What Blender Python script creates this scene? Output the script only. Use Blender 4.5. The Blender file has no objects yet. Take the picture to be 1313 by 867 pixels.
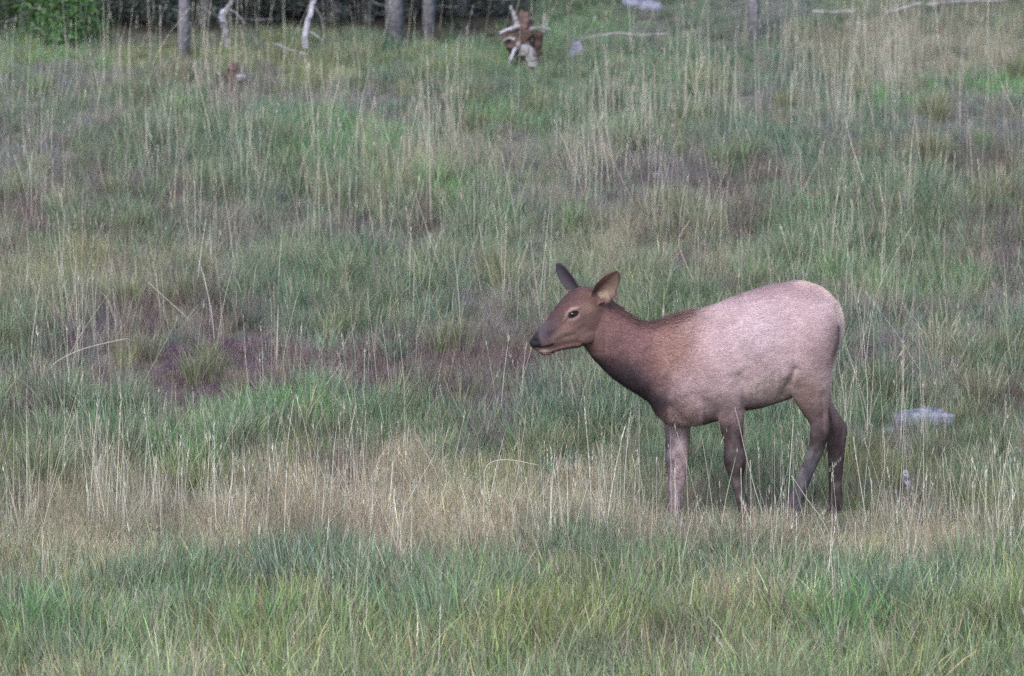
import bpy, math, random
import numpy as np
from mathutils import Vector, Matrix
from mathutils.bvhtree import BVHTree

random.seed(7)
rng = np.random.default_rng(7)
scene = bpy.context.scene
col = scene.collection

# ------------------------------------------------------------------ camera
CAM = np.array([-0.853, -35.0, 4.3])
PITCH = math.atan((4.3 - 0.973) / 35.0)
cd = bpy.data.cameras.new('camera')
cam = bpy.data.objects.new('camera', cd)
col.objects.link(cam)
cam.location = CAM
cam.rotation_euler = (math.pi / 2 - PITCH, 0, 0)
cd.lens = 158; cd.sensor_width = 22.3; cd.sensor_fit = 'HORIZONTAL'
cd.clip_start = 0.5; cd.clip_end = 3000
cd.dof.use_dof = True; cd.dof.focus_distance = 35.1; cd.dof.aperture_fstop = 2.8
scene.camera = cam
scene.cycles.use_denoising = False
scene.cycles.max_bounces = 4; scene.cycles.diffuse_bounces = 2; scene.cycles.transmission_bounces = 3; scene.cycles.transparent_max_bounces = 2

# ------------------------------------------------------------------ light
scene.view_settings.view_transform = 'Standard'
scene.view_settings.look = 'None'
scene.view_settings.gamma = 1.0
scene.view_settings.exposure = 0.95
SUN_EL, SUN_AZ = math.radians(48), math.radians(200)   # azimuth clockwise from +Y
w = bpy.data.worlds.new("World"); scene.world = w; w.use_nodes = True
nt = w.node_tree; nt.nodes.clear()
sky = nt.nodes.new('ShaderNodeTexSky'); sky.sky_type = 'NISHITA'; sky.sun_disc = False
sky.sun_elevation = SUN_EL; sky.sun_rotation = SUN_AZ
sky.air_density = 1.0; sky.dust_density = 2.5
bg = nt.nodes.new('ShaderNodeBackground'); bg.inputs[1].default_value = 0.15
wo = nt.nodes.new('ShaderNodeOutputWorld')
nt.links.new(sky.outputs[0], bg.inputs[0]); nt.links.new(bg.outputs[0], wo.inputs[0])
sd = bpy.data.lights.new('sun', 'SUN'); sd.energy = 1.0; sd.angle = math.radians(45); sd.color = (0.94, 0.92, 1.0)
sun = bpy.data.objects.new('sun', sd); col.objects.link(sun)
sdir = Vector((math.sin(SUN_AZ) * math.cos(SUN_EL), math.cos(SUN_AZ) * math.cos(SUN_EL), math.sin(SUN_EL)))
sun.rotation_euler = sdir.to_track_quat('Z', 'Y').to_euler()
sun.location = (0, -10, 20)

# ------------------------------------------------------------------ pixel <-> world (photo pixels, 1313 wide)
FPX = 1313 * 158 / 22.3
cp, sp = math.cos(PITCH), math.sin(PITCH)
RIGHT = np.array([1., 0, 0]); FWD = np.array([0, cp, -sp]); UP = np.array([0, sp, cp])
def ray(px, py):
    return FWD + RIGHT * ((px - 656.5) / FPX) + UP * ((433.5 - py) / FPX)
def W(px, py, y=0.0):
    d = ray(px, py); t = (y - CAM[1]) / d[1]
    return CAM + d * t
def proj(P):
    P = np.asarray(P) - CAM
    f = P @ FWD
    return 656.5 + FPX * (P @ RIGHT) / f, 433.5 - FPX * (P @ UP) / f

# ------------------------------------------------------------------ helpers
def hash2(ix, iy, s):
    n = np.sin(ix * 127.1 + iy * 311.7 + s * 74.7) * 43758.5453
    return n - np.floor(n)
def noise(x, y, s=0.0):
    x = np.asarray(x, float); y = np.asarray(y, float)
    ix = np.floor(x); iy = np.floor(y); fx = x - ix; fy = y - iy
    fx = fx * fx * (3 - 2 * fx); fy = fy * fy * (3 - 2 * fy)
    a = hash2(ix, iy, s); b = hash2(ix + 1, iy, s); c = hash2(ix, iy + 1, s); d = hash2(ix + 1, iy + 1, s)
    return (a * (1 - fx) + b * fx) * (1 - fy) + (c * (1 - fx) + d * fx) * fy
def fbm(x, y, s=0.0, o=3):
    v = 0; a = 1; t = 0
    for k in range(o):
        v = v + a * noise(x * 2 ** k, y * 2 ** k, s + k * 3.3); t += a; a *= .55
    return v / t

def ground_z(x, y):
    x = np.asarray(x, float); y = np.asarray(y, float)
    t = math.tan(math.radians(7.0))
    up = 130 * np.tanh(np.maximum(y, 0) / 130) * t
    dn = -9 * np.tanh(np.maximum(-y, 0) / 9) * t
    bank = np.clip((-y - 24) / 9, 0, 1); bank = bank * bank * (3 - 2 * bank)
    z = up + dn + bank * (2.7 + 1.1)
    hum = (noise(x * .9, y * .9, 1) - .5) * .11 + (noise(x * 2.6, y * 2.6, 2) - .5) * .05
    r = np.exp(-((x - .25) ** 2 + y ** 2) / .7)
    far = np.clip(1 - (np.abs(y) - 40) / 60, 0, 1)
    return z + hum * (1 - r) * far
def G(px, py):
    d = ray(px, py); lo, hi = 24.0, 90.0
    for _ in range(60):
        m = (lo + hi) / 2; p = CAM + d * m
        if p[2] > ground_z(p[0], p[1]): lo = m
        else: hi = m
    p = CAM + d * lo
    return np.array([p[0], p[1], float(ground_z(p[0], p[1]))])

def tag(o, label=None, cat=None, group=None, kind=None):
    if label: o['label'] = label
    if cat: o['category'] = cat
    if group: o['group'] = group
    if kind: o['kind'] = kind
    return o
def empty(name, loc=(0, 0, 0)):
    o = bpy.data.objects.new(name, None); col.objects.link(o); o.location = loc
    o.empty_display_size = .2
    return o
def np_mesh(name, V, F, smooth=True, attrs=None):
    """V (n,3), F (m,k) all the same k"""
    V = np.asarray(V, np.float32); F = np.asarray(F, np.int32)
    me = bpy.data.meshes.new(name)
    k = F.shape[1]
    me.vertices.add(len(V)); me.vertices.foreach_set('co', V.ravel())
    me.loops.add(F.size); me.loops.foreach_set('vertex_index', F.ravel())
    me.polygons.add(len(F))
    me.polygons.foreach_set('loop_start', np.arange(0, F.size, k, dtype=np.int32))
    me.polygons.foreach_set('loop_total', np.full(len(F), k, np.int32))
    me.polygons.foreach_set('use_smooth', np.full(len(F), smooth))
    me.update(calc_edges=True)
    for n, (typ, a) in (attrs or {}).items():
        at = me.attributes.new(n, typ, 'POINT')
        key = {'FLOAT': 'value', 'INT': 'value', 'FLOAT_VECTOR': 'vector', 'FLOAT_COLOR': 'color'}[typ]
        a = np.asarray(a, np.int32 if typ == 'INT' else np.float32)
        if typ == 'FLOAT_COLOR' and a.shape[1] == 3: a = np.concatenate([a, np.ones((len(a), 1), np.float32)], 1)
        at.data.foreach_set(key, a.ravel())
    return me
def obj(name, me, mat=None, parent=None, link=True):
    o = bpy.data.objects.new(name, me)
    if link: col.objects.link(o)
    if mat: me.materials.append(mat)
    if parent: o.parent = parent
    return o
def lin(r, g, b):
    f = lambda c: (c / 255 / 12.92) if c / 255 <= .04045 else ((c / 255 + .055) / 1.055) ** 2.4
    return np.array([f(r), f(g), f(b)])
def unit(v):
    return v / (np.linalg.norm(v, axis=-1, keepdims=True) + 1e-9)

def tube(path, rad, n=8, cap=True, rough=0, seed=0):
    """tapered tube mesh arrays (tri faces)"""
    path = np.asarray(path, float); rad = np.asarray(rad, float)
    t = unit(np.gradient(path, axis=0))
    ref = np.array([0.31, 0.92, 0.2])
    a = unit(np.cross(t, ref)); b = np.cross(t, a)
    ang = np.linspace(0, 2 * np.pi, n, endpoint=False)
    r = rad[:, None] * np.ones(n)[None]
    if rough:
        rr = np.random.default_rng(seed)
        r = r * (1 + rough * (rr.random((len(path), n)) - .5) + rough * (rr.random(n)[None] - .5))
    V = path[:, None] + r[..., None] * (a[:, None] * np.cos(ang)[None, :, None] + b[:, None] * np.sin(ang)[None, :, None])
    V = V.reshape(-1, 3); F = []
    for i in range(len(path) - 1):
        for j in range(n):
            p = i * n + j; q = i * n + (j + 1) % n
            F += [(p, q, q + n), (p, q + n, p + n)]
    if cap:
        V = np.vstack([V, path[0], path[-1]]); c0 = len(V) - 2; c1 = len(V) - 1; e = (len(path) - 1) * n
        for j in range(n):
            F += [(c0, (j + 1) % n, j), (c1, e + j, e + (j + 1) % n)]
    return V, np.array(F)
def merge(parts):
    Vs, Fs, o = [], [], 0
    for V, F in parts:
        Vs.append(V); Fs.append(F + o); o += len(V)
    return np.vstack(Vs), np.vstack(Fs)

# ------------------------------------------------------------------ materials
def mat_new(name):
    m = bpy.data.materials.new(name); m.use_nodes = True
    n = m.node_tree; b = n.nodes['Principled BSDF']
    return m, n, b
def mat_simple(name, c, rough=.8, spec=.3, noise_scale=None, c2=None, bump=0, detail=6):
    m, n, b = mat_new(name)
    b.inputs['Roughness'].default_value = rough
    b.inputs['Specular IOR Level'].default_value = spec
    b.inputs['Base Color'].default_value = (*c, 1)
    if noise_scale:
        tc = n.nodes.new('ShaderNodeTexCoord'); nz = n.nodes.new('ShaderNodeTexNoise')
        nz.inputs['Scale'].default_value = noise_scale; nz.inputs['Detail'].default_value = detail
        n.links.new(tc.outputs['Object'], nz.inputs['Vector'])
        cr = n.nodes.new('ShaderNodeValToRGB')
        cr.color_ramp.elements[0].position = .35; cr.color_ramp.elements[1].position = .65
        cr.color_ramp.elements[0].color = (*c, 1); cr.color_ramp.elements[1].color = (*(c2 if c2 is not None else c), 1)
        n.links.new(nz.outputs['Fac'], cr.inputs[0]); n.links.new(cr.outputs[0], b.inputs['Base Color'])
        if bump:
            bp = n.nodes.new('ShaderNodeBump'); bp.inputs['Strength'].default_value = bump; bp.inputs['Distance'].default_value = .01
            n.links.new(nz.outputs['Fac'], bp.inputs['Height']); n.links.new(bp.outputs[0], b.inputs['Normal'])
    return m
def mat_attr(name, attr, rough=.8, spec=.2, bump=0, bscale=200, translucent=0):
    """vertex colour material; instanced plants multiply their own tint attribute of the instancer"""
    m, n, b = mat_new(name)
    b.inputs['Roughness'].default_value = rough; b.inputs['Specular IOR Level'].default_value = spec
    a = n.nodes.new('ShaderNodeAttribute'); a.attribute_name = attr
    n.links.new(a.outputs['Color'], b.inputs['Base Color'])
    if bump:
        tc = n.nodes.new('ShaderNodeTexCoord'); nz = n.nodes.new('ShaderNodeTexNoise'); nz.inputs['Scale'].default_value = bscale
        n.links.new(tc.outputs['Object'], nz.inputs['Vector'])
        bp = n.nodes.new('ShaderNodeBump'); bp.inputs['Strength'].default_value = bump; bp.inputs['Distance'].default_value = .004
        n.links.new(nz.outputs['Fac'], bp.inputs['Height']); n.links.new(bp.outputs[0], b.inputs['Normal'])
    return m
def mat_grass(name):
    m = bpy.data.materials.new(name); m.use_nodes = True; n = m.node_tree; n.nodes.clear()
    tint = n.nodes.new('ShaderNodeAttribute'); tint.attribute_type = 'INSTANCER'; tint.attribute_name = 'tint'
    c = n.nodes.new('ShaderNodeAttribute'); c.attribute_name = 'hue'
    dry = n.nodes.new('ShaderNodeAttribute'); dry.attribute_name = 'dry'
    mx = n.nodes.new('ShaderNodeMix'); mx.data_type = 'RGBA'; mx.blend_type = 'MULTIPLY'; mx.inputs[0].default_value = 1
    n.links.new(tint.outputs['Color'], mx.inputs[6]); n.links.new(c.outputs['Color'], mx.inputs[7])
    m2 = n.nodes.new('ShaderNodeMix'); m2.data_type = 'RGBA'; m2.inputs[7].default_value = (*DRY, 1)
    n.links.new(dry.outputs['Fac'], m2.inputs[0]); n.links.new(mx.outputs[2], m2.inputs[6])
    d = n.nodes.new('ShaderNodeBsdfDiffuse'); t = n.nodes.new('ShaderNodeBsdfTranslucent'); s = n.nodes.new('ShaderNodeMixShader')
    s.inputs[0].default_value = .3
    o = n.nodes.new('ShaderNodeOutputMaterial')
    n.links.new(m2.outputs[2], d.inputs[0]); n.links.new(m2.outputs[2], t.inputs[0])
    n.links.new(d.outputs[0], s.inputs[1]); n.links.new(t.outputs[0], s.inputs[2]); n.links.new(s.outputs[0], o.inputs[0])
    return m
DRY = (0.42, 0.38, 0.31)

# ------------------------------------------------------------------ colour patches of the meadow
KINDS = ['green', 'bright', 'teal', 'olive', 'purple', 'tan', 'greybrown', 'brown', 'litter']
TINT = {
    'green':     (0.155, 0.250, 0.142),
    'bright':    (0.150, 0.345, 0.120),
    'teal':      (0.122, 0.208, 0.146),
    'olive':     (0.245, 0.290, 0.125),
    'purple':    (0.150, 0.098, 0.152),
    'tan':       (0.430, 0.390, 0.275),
    'greybrown': (0.240, 0.228, 0.235),
    'brown':     (0.165, 0.115, 0.122),
    'litter':    (0.045, 0.042, 0.038),
}
PATCHES = [  # px, py, rx, ry (photo pixels), kind, strength
 # forest edge
 (300, 62, 330, 16, 'olive', 2.2), (430, 75, 60, 25, 'olive', 1.6), (520, 60, 40, 30, 'teal', 1.6), (585, 50, 30, 30, 'olive', 1.6),
 (80, 82, 90, 22, 'greybrown', 2), (200, 90, 70, 20, 'tan', 1), (60, 60, 60, 20, 'bright', 1.2),
 (700, 60, 120, 40, 'green', 1.8), (640, 55, 25, 30, 'bright', 1.2), (740, 20, 60, 40, 'bright', 1.0), (900, 70, 50, 60, 'green', 1.6),
 (820, 30, 60, 40, 'greybrown', 1), (960, 30, 40, 40, 'greybrown', 1.8),
 (1160, 55, 60, 45, 'tan', 2.2), (1250, 40, 60, 40, 'tan', 1.6), (1065, 60, 30, 40, 'tan', 1.2), (1020, 70, 50, 50, 'teal', 1.2),
 (1155, 118, 45, 16, 'bright', 2.6), (1290, 95, 45, 16, 'bright', 2.6), (1210, 115, 50, 20, 'teal', 1.4),
 (980, 120, 40, 20, 'greybrown', 2), (1230, 150, 80, 20, 'greybrown', 1.4),
 (500, 130, 60, 30, 'greybrown', 1.4), (420, 110, 60, 30, 'greybrown', 1.3), (300, 110, 60, 25, 'brown', .9),
 # upper meadow
 (235, 165, 75, 25, 'green', 2), (330, 160, 60, 25, 'teal', 1.2), (250, 195, 40, 14, 'greybrown', 2), (385, 170, 40, 30, 'bright', .9),
 (490, 195, 22, 26, 'bright', 2.2), (650, 152, 28, 14, 'bright', 2.4), (575, 258, 20, 16, 'bright', 2.4), (600, 150, 80, 25, 'green', 1.4),
 (560, 210, 60, 30, 'tan', 1.2), (660, 200, 50, 50, 'greybrown', 1.1), (780, 150, 70, 40, 'green', 1.4), (760, 190, 50, 40, 'tan', .7),
 (850, 225, 70, 35, 'greybrown', 2), (800, 250, 60, 30, 'purple', .8), (950, 245, 70, 30, 'brown', 1.5), (980, 190, 60, 30, 'teal', 1),
 (1080, 170, 50, 30, 'greybrown', 1.2), (1230, 200, 80, 25, 'brown', 1.0), (1290, 270, 30, 45, 'purple', 1.6), (1260, 235, 30, 20, 'green', 1.4),
 (1040, 250, 70, 30, 'green', 1.0), (1130, 260, 60, 40, 'teal', 1),
 (40, 190, 50, 50, 'greybrown', 1.4), (60, 255, 50, 35, 'brown', 1.2), (110, 285, 40, 25, 'green', 2.0), (130, 240, 50, 25, 'purple', .6),
 (250, 260, 60, 25, 'brown', 1.1), (395, 265, 35, 20, 'purple', 1.5), (330, 225, 80, 25, 'green', 1.4), (450, 250, 40, 25, 'olive', 1),
 (470, 300, 35, 22, 'purple', 1.1), (300, 300, 60, 25, 'greybrown', 1.2), (210, 320, 50, 25, 'green', .9),
 (420, 345, 60, 20, 'green', 1.9), (100, 335, 60, 20, 'olive', 1.2), (560, 300, 50, 30, 'brown', 1), (640, 310, 60, 30, 'green', 1.1),
 (700, 290, 50, 30, 'greybrown', 1), (840, 375, 60, 40, 'green', 2.0), (905, 330, 35, 22, 'purple', 1.4), (1010, 325, 60, 30, 'green', 1.6),
 (1180, 330, 80, 40, 'green', 1.6), (1100, 350, 40, 40, 'bright', .6), (1290, 350, 30, 40, 'greybrown', 1.2), (1240, 400, 70, 25, 'greybrown', 1.2),
 (960, 330, 30, 40, 'tan', .8), (780, 330, 30, 50, 'tan', .8),
 # middle
 (480, 466, 130, 22, 'brown', 1.8), (610, 460, 110, 30, 'brown', 2.2), (620, 500, 60, 14, 'brown', 1.2), (600, 505, 70, 14, 'purple', .9), (690, 470, 50, 16, 'purple', .9), (400, 430, 90, 20, 'greybrown', .9), (80, 500, 80, 20, 'brown', .9), (160, 300, 60, 30, 'brown', .8), (700, 440, 40, 30, 'brown', .8), (1280, 330, 40, 60, 'brown', .8),
 (110, 410, 35, 22, 'purple', 1.7), (40, 400, 40, 25, 'green', 1.2), (170, 445, 25, 16, 'olive', 1.4), (30, 460, 40, 18, 'purple', 1.0), (120, 470, 50, 20, 'greybrown', 1),
 (250, 462, 34, 22, 'purple', 2.6), (350, 478, 60, 16, 'purple', 2.4), (450, 500, 30, 32, 'purple', 2.6), (345, 480, 130, 24, 'brown', 1.4), (200, 470, 40, 20, 'brown', 1.0),
 (250, 390, 60, 25, 'brown', 1.2), (340, 400, 50, 25, 'teal', 1.2), (420, 410, 60, 25, 'green', 1.2),
 (200, 490, 30, 20, 'greybrown', 1.4), (60, 530, 45, 28, 'purple', 1.5), (560, 435, 30, 16, 'greybrown', 2.6), (610, 445, 70, 26, 'brown', 1.9),
 (600, 400, 60, 25, 'greybrown', 1.4), (560, 495, 60, 18, 'brown', .9), (650, 500, 60, 30, 'purple', .9), (560, 490, 20, 14, 'olive', 1.2),
 (690, 510, 60, 30, 'teal', 1.4), (520, 455, 25, 25, 'teal', 1.2), (610, 540, 60, 14, 'greybrown', .6),
 (300, 556, 110, 26, 'bright', 1.9), (150, 555, 50, 30, 'green', 2.2), (390, 540, 80, 26, 'teal', 1.6), (500, 560, 60, 26, 'green', 1.4),
 (740, 560, 80, 30, 'teal', 1.8), (800, 530, 60, 30, 'green', 1.4), (980, 560, 60, 35, 'green', 2.2), (900, 600, 40, 25, 'green', 2),
 (1110, 440, 42, 24, 'purple', 2.6), (1185, 462, 46, 20, 'purple', 2.6), (1130, 480, 50, 30, 'green', 2.0), (1200, 425, 40, 20, 'greybrown', 1.4),
 (1280, 440, 40, 40, 'green', 1.2), (1290, 515, 40, 22, 'brown', 1.6), (1130, 545, 60, 20, 'greybrown', 1.2), (1250, 570, 60, 26, 'green', 1.8),
 (80, 605, 60, 32, 'green', 2.0), (30, 590, 30, 30, 'olive', 1.2), (200, 600, 60, 20, 'olive', 1.0),
 # dry band around the animal's feet
 (560, 655, 140, 45, 'tan', 3.2), (300, 650, 110, 40, 'tan', 2.4), (80, 690, 90, 45, 'tan', 2.6), (240, 640, 50, 30, 'brown', 1.2),
 (880, 690, 100, 28, 'tan', 3.0), (1040, 700, 90, 26, 'tan', 2.8), (1200, 680, 90, 30, 'tan', 2.6), (760, 670, 80, 35, 'tan', 2.2),
 (420, 630, 60, 30, 'brown', 1.6), (1190, 645, 60, 28, 'brown', 1.4), (350, 590, 60, 20, 'olive', 1), (650, 600, 90, 22, 'olive', 1.3),
 (500, 700, 70, 20, 'brown', 1.0), (1130, 610, 80, 26, 'olive', 1.6), (1270, 640, 50, 30, 'olive', 1.3), (900, 655, 30, 20, 'green', 1.2),
 # foreground
 (60, 800, 90, 50, 'teal', 2.2), (200, 790, 70, 40, 'green', 1.8), (330, 850, 50, 25, 'olive', 2.4), (360, 800, 50, 14, 'greybrown', 1.8),
 (430, 770, 70, 35, 'teal', 2.0), (560, 770, 90, 30, 'green', 2.2), (600, 840, 80, 30, 'teal', 1.2), (700, 740, 90, 30, 'green', 2),
 (800, 740, 110, 26, 'teal', 3.0), (740, 840, 80, 30, 'olive', 1.7), (960, 740, 60, 18, 'teal', 2.0), (880, 830, 60, 40, 'green', 1.6),
 (1000, 820, 60, 40, 'tan', 1.2), (1080, 840, 40, 40, 'bright', 1.9), (1140, 800, 60, 40, 'teal', 2.2), (1110, 850, 30, 20, 'brown', 1.2),
 (1210, 820, 60, 40, 'green', 2), (1290, 800, 50, 50, 'olive', 1.5), (640, 860, 60, 20, 'olive', 1.5), (1000, 780, 60, 20, 'green', 1.5),
 (100, 860, 80, 20, 'green', 1.6), (1200, 750, 100, 25, 'green', 1.8), (150, 740, 60, 20, 'tan', 1.0), (450, 850, 50, 20, 'olive', 1.4),
]
_pt = []
for (px, py, rx, ry, k, s) in PATCHES:
    g = G(px, py + (26 if 640 <= py <= 705 else 14))
    dist = g[1] + 35.2
    sc = FPX / dist
    s = s * {'tan': 1.0, 'brown': 1.8, 'purple': 1.9, 'bright': 1.2, 'greybrown': 1.35}.get(k, 1.0)
    _pt.append((g[0], g[1], rx / sc, ry / sc / .245, KINDS.index(k), s))
def kind_weights(x, y):
    x = np.asarray(x, float); y = np.asarray(y, float)
    wx = x + (fbm(x * 2.2, y * 1.1, 11) - .5) * .65 + (noise(x * 9, y * 5, 14) - .5) * .30
    wy = y + (fbm(x * 2.0, y * .8, 12) - .5) * 1.5 + (noise(x * 7, y * 4, 15) - .5) * .9
    Wt = np.zeros((len(KINDS), len(x)))
    n1 = fbm(x * .7, y * .35, 21); n2 = fbm(x * 1.1, y * .5, 22); n3 = fbm(x * 1.3, y * .6, 23)
    Wt[0] = .75 * np.clip(n1 * 2 - .4, 0, 2)
    Wt[2] = .30 * np.clip(n2 * 2 - .5, 0, 2)
    Wt[6] = .42 * np.clip(n3 * 2 - .5, 0, 2)
    Wt[7] = .40 * np.clip(fbm(x * 1.5, y * .7, 24) * 2 - .5, 0, 2)
    Wt[3] = .15; Wt[5] = .12
    for (gx, gy, rx, ry, k, s) in _pt:
        q = ((wx - gx) / rx) ** 2 + ((wy - gy) / ry) ** 2
        Wt[k] += s * np.exp(-q * .9)
    # bare litter under the forest edge
    fl = np.clip((y - 13.5 - (x > -.7) * 30 - .5 * (noise(x * 1.5, y, 77) - .5)) / .7, 0, 1)
    Wt[8] += 9 * fl
    return Wt

# ------------------------------------------------------------------ ground
def axis(lo, hi, fine_lo, fine_hi, step, growth=1.22):
    a = list(np.arange(fine_lo, fine_hi + 1e-6, step)); s = step
    while a[-1] < hi: s *= growth; a.append(a[-1] + s)
    s = step
    while a[0] > lo: s *= growth; a.insert(0, a[0] - s)
    return np.array(a)
xs = axis(-900, 900, -8, 8, .1); ys = axis(-160, 1500, -9, 26, .1)
gx, gy = np.meshgrid(xs, ys); nx, ny = len(xs), len(ys)
gz = ground_z(gx.ravel(), gy.ravel())
V = np.stack([gx.ravel(), gy.ravel(), gz], 1)
i = np.arange(nx - 1)[None] + np.arange(ny - 1)[:, None] * nx
F = np.stack([i, i + 1, i + nx + 1, i + nx], -1).reshape(-1, 4)
kw = kind_weights(V[:, 0], V[:, 1]); kw = kw / kw.sum(0)
tn = np.array([TINT[k] for k in KINDS])
gc = (kw.T @ tn) * .45 + np.array([.030, .026, .022])
n_ = fbm(V[:, 0] * 6, V[:, 1] * 6, 5)[:, None]
gc = gc * (.7 + .6 * n_)
m_ground = mat_attr('soil_and_litter', 'colour', rough=.95, spec=.1, bump=.8, bscale=60)
gme = np_mesh('meadow_ground', V, F, attrs={'colour': ('FLOAT_COLOR', gc)})
tag(obj('meadow_ground', gme, m_ground), kind='structure')

# ------------------------------------------------------------------ the animal
def cubic(xk, yk, x):
    """monotone-ish catmull-rom interpolation"""
    xk = np.asarray(xk, float); yk = np.asarray(yk, float)
    m = np.gradient(yk, xk, axis=0)
    idx = np.clip(np.searchsorted(xk, x) - 1, 0, len(xk) - 2)
    h = (xk[idx + 1] - xk[idx]); t = (x - xk[idx]) / h
    sh = (slice(None),) + (None,) * (yk.ndim - 1)
    t = t[sh]; h = h[sh]
    return ((2 * t ** 3 - 3 * t ** 2 + 1) * yk[idx] + (t ** 3 - 2 * t ** 2 + t) * h * m[idx]
            + (-2 * t ** 3 + 3 * t ** 2) * yk[idx + 1] + (t ** 3 - t ** 2) * h * m[idx + 1])
def loft(st, n=36, sub=5, egg=.0, post=None, power=1.0):
    """st rows: tx, ty, bx, by (photo px of the two ends of the section), yc, hw (metres)[, egg].
       a closed tube through elliptical sections spanning the two ends"""
    st = np.array([list(s) + [egg] * (7 - len(s)) for s in st], float)
    k = np.arange(len(st)); q = np.linspace(0, len(st) - 1, (len(st) - 1) * sub + 1)
    s = cubic(k, st, q)
    th = np.linspace(0, 2 * np.pi, n, endpoint=False)
    rings = []
    for r in s:
        T = W(r[0], r[1], r[4]); B = W(r[2], r[3], r[4])
        c = (T + B) / 2; U = (T - B) / 2
        sn, cs = np.sin(th), np.cos(th)
        sy = np.sign(cs) * np.abs(cs) ** power
        hw = max(r[5], .003)
        P = c + U[None] * sn[:, None] + np.array([0, 1, 0])[None] * (hw * sy * (1 - r[6] * sn))[:, None]
        rings.append(P)
    V = np.array(rings); m = len(V)
    V2 = V.reshape(-1, 3); F = []
    for a in range(m - 1):
        for b in range(n):
            p = a * n + b; q_ = a * n + (b + 1) % n
            F += [(p, q_, q_ + n), (p, q_ + n, p + n)]
    V2 = np.vstack([V2, V[0].mean(0), V[-1].mean(0)]); c0 = len(V2) - 2; c1 = c0 + 1; e = (m - 1) * n
    for b in range(n):
        F += [(c0, (b + 1) % n, b), (c1, e + b, e + (b + 1) % n)]
    if post is not None: V2 = post(V2)
    F = np.array(F)
    # outward orientation
    a, b, c = V2[F[:, 0]], V2[F[:, 1]], V2[F[:, 2]]
    vol = np.einsum('ij,ij->i', a - V2.mean(0), np.cross(b - V2.mean(0), c - V2.mean(0))).sum()
    if vol < 0: F = F[:, ::-1]
    return V2, F
def vs(x, t, b, hw, egg=0., yc=0.):   # vertical section
    return (x, t, x, b, yc, hw, egg)
def hs(y, x0, x1, hw, yc):            # horizontal section
    return (x0, y, x1, y, yc, hw, 0)

YN = -.085      # near side legs (towards the camera)
parts = []
parts.append(loft([vs(842, 440, 505, .03), vs(850, 420, 532, .10, .12), vs(864, 408, 545, .135, .14), vs(882, 400, 548.5, .155, .12), vs(902, 394, 545, .168, .08),
                   vs(925, 386, 538, .178, .02), vs(950, 376.5, 528, .19, -.03), vs(975, 368, 523, .198, -.05), vs(1000, 362.5, 516, .195, -.02),
                   vs(1022, 359.5, 508, .182, .03), vs(1042, 362.5, 497, .162, .08), vs(1058, 371, 485, .135, .08), vs(1069, 381, 468, .10), vs(1076, 396, 448, .06), vs(1078, 410, 435, .02)]))
# neck
PIV = W(768, 400, 0)
parts.append(loft([(766, 372, 745, 440, -.01, .05, .05), (778, 378, 753, 450, -.01, .067, .1), (791, 392.5, 763, 463, -.008, .072, .1), (806, 405, 778, 477.5, -.005, .078, .1),
                   (826, 413.5, 797, 492, 0, .086, .1), (845, 412, 815, 503.5, 0, .098, .1), (863, 406, 830, 514, 0, .112, .08), (882, 401, 841, 530, 0, .125, .08), (902, 400, 856, 542, 0, .12, 0)]))
# head: sections in profile, then turned towards the camera
YAW = math.radians(24); CY, SY = math.cos(YAW), math.sin(YAW)
def yaw(P):
    d = P - PIV; x = d[:, 0] / CY; y = d[:, 1]
    return np.stack([PIV[0] + x * CY - y * SY, PIV[1] + x * SY + y * CY - .012, P[:, 2]], 1)
def unyaw(P):
    d = P - PIV - np.array([0, -.012, 0])
    x = d[:, 0] * CY + d[:, 1] * SY; y = -d[:, 0] * SY + d[:, 1] * CY
    return np.stack([PIV[0] + x * CY, PIV[1] + y, P[:, 2]], 1)   # head profile frame
# the skull: upper line follows the forehead, lower line the jaw; sections lean with the face
HEAD = [  # top x,y  bottom x,y  halfwidth egg
 (683.5, 431, 684.5, 441, .010, 0), (684.5, 427, 685, 445, .022, -.05), (688, 422.5, 689, 446.5, .029, -.05), (693, 416.5, 695, 447, .031, -.02), (699, 409.5, 703, 447.5, .0335, .02),
 (706, 400.5, 712, 446, .040, .02), (713, 391, 722, 445, .049, -.02), (721, 381.5, 733, 444.5, .060, -.10), (731, 372.5, 744, 443.5, .068, -.16),
 (742, 367.5, 754, 440, .070, -.16), (754, 366.5, 764, 437, .066, -.10), (766, 371, 774, 435, .055, 0), (776, 380, 781, 430, .03, 0)]
parts.append(loft([(a, b, c, d, 0, h, e) for a, b, c, d, h, e in HEAD], post=yaw, n=40))
# lower lip / chin
parts.append(loft([(689, 445, 690, 448.5, 0, .010, 0), (694, 444, 695.5, 450.6, 0, .017, 0), (701, 443, 702, 451, 0, .021, 0), (709, 441, 710, 448.8, 0, .025, 0), (724, 436, 724, 446, 0, .034, 0), (740, 434, 742, 444.5, 0, .04, 0)], post=yaw, n=24))
# nose pad
parts.append(loft([(680, 433, 680.8, 440, 0, .014, 0), (682, 430.5, 683, 443, 0, .023, 0), (687, 427.5, 689, 443.5, 0, .0275, 0), (695, 427, 697, 440, 0, .024, 0)], post=yaw, n=24))
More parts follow.
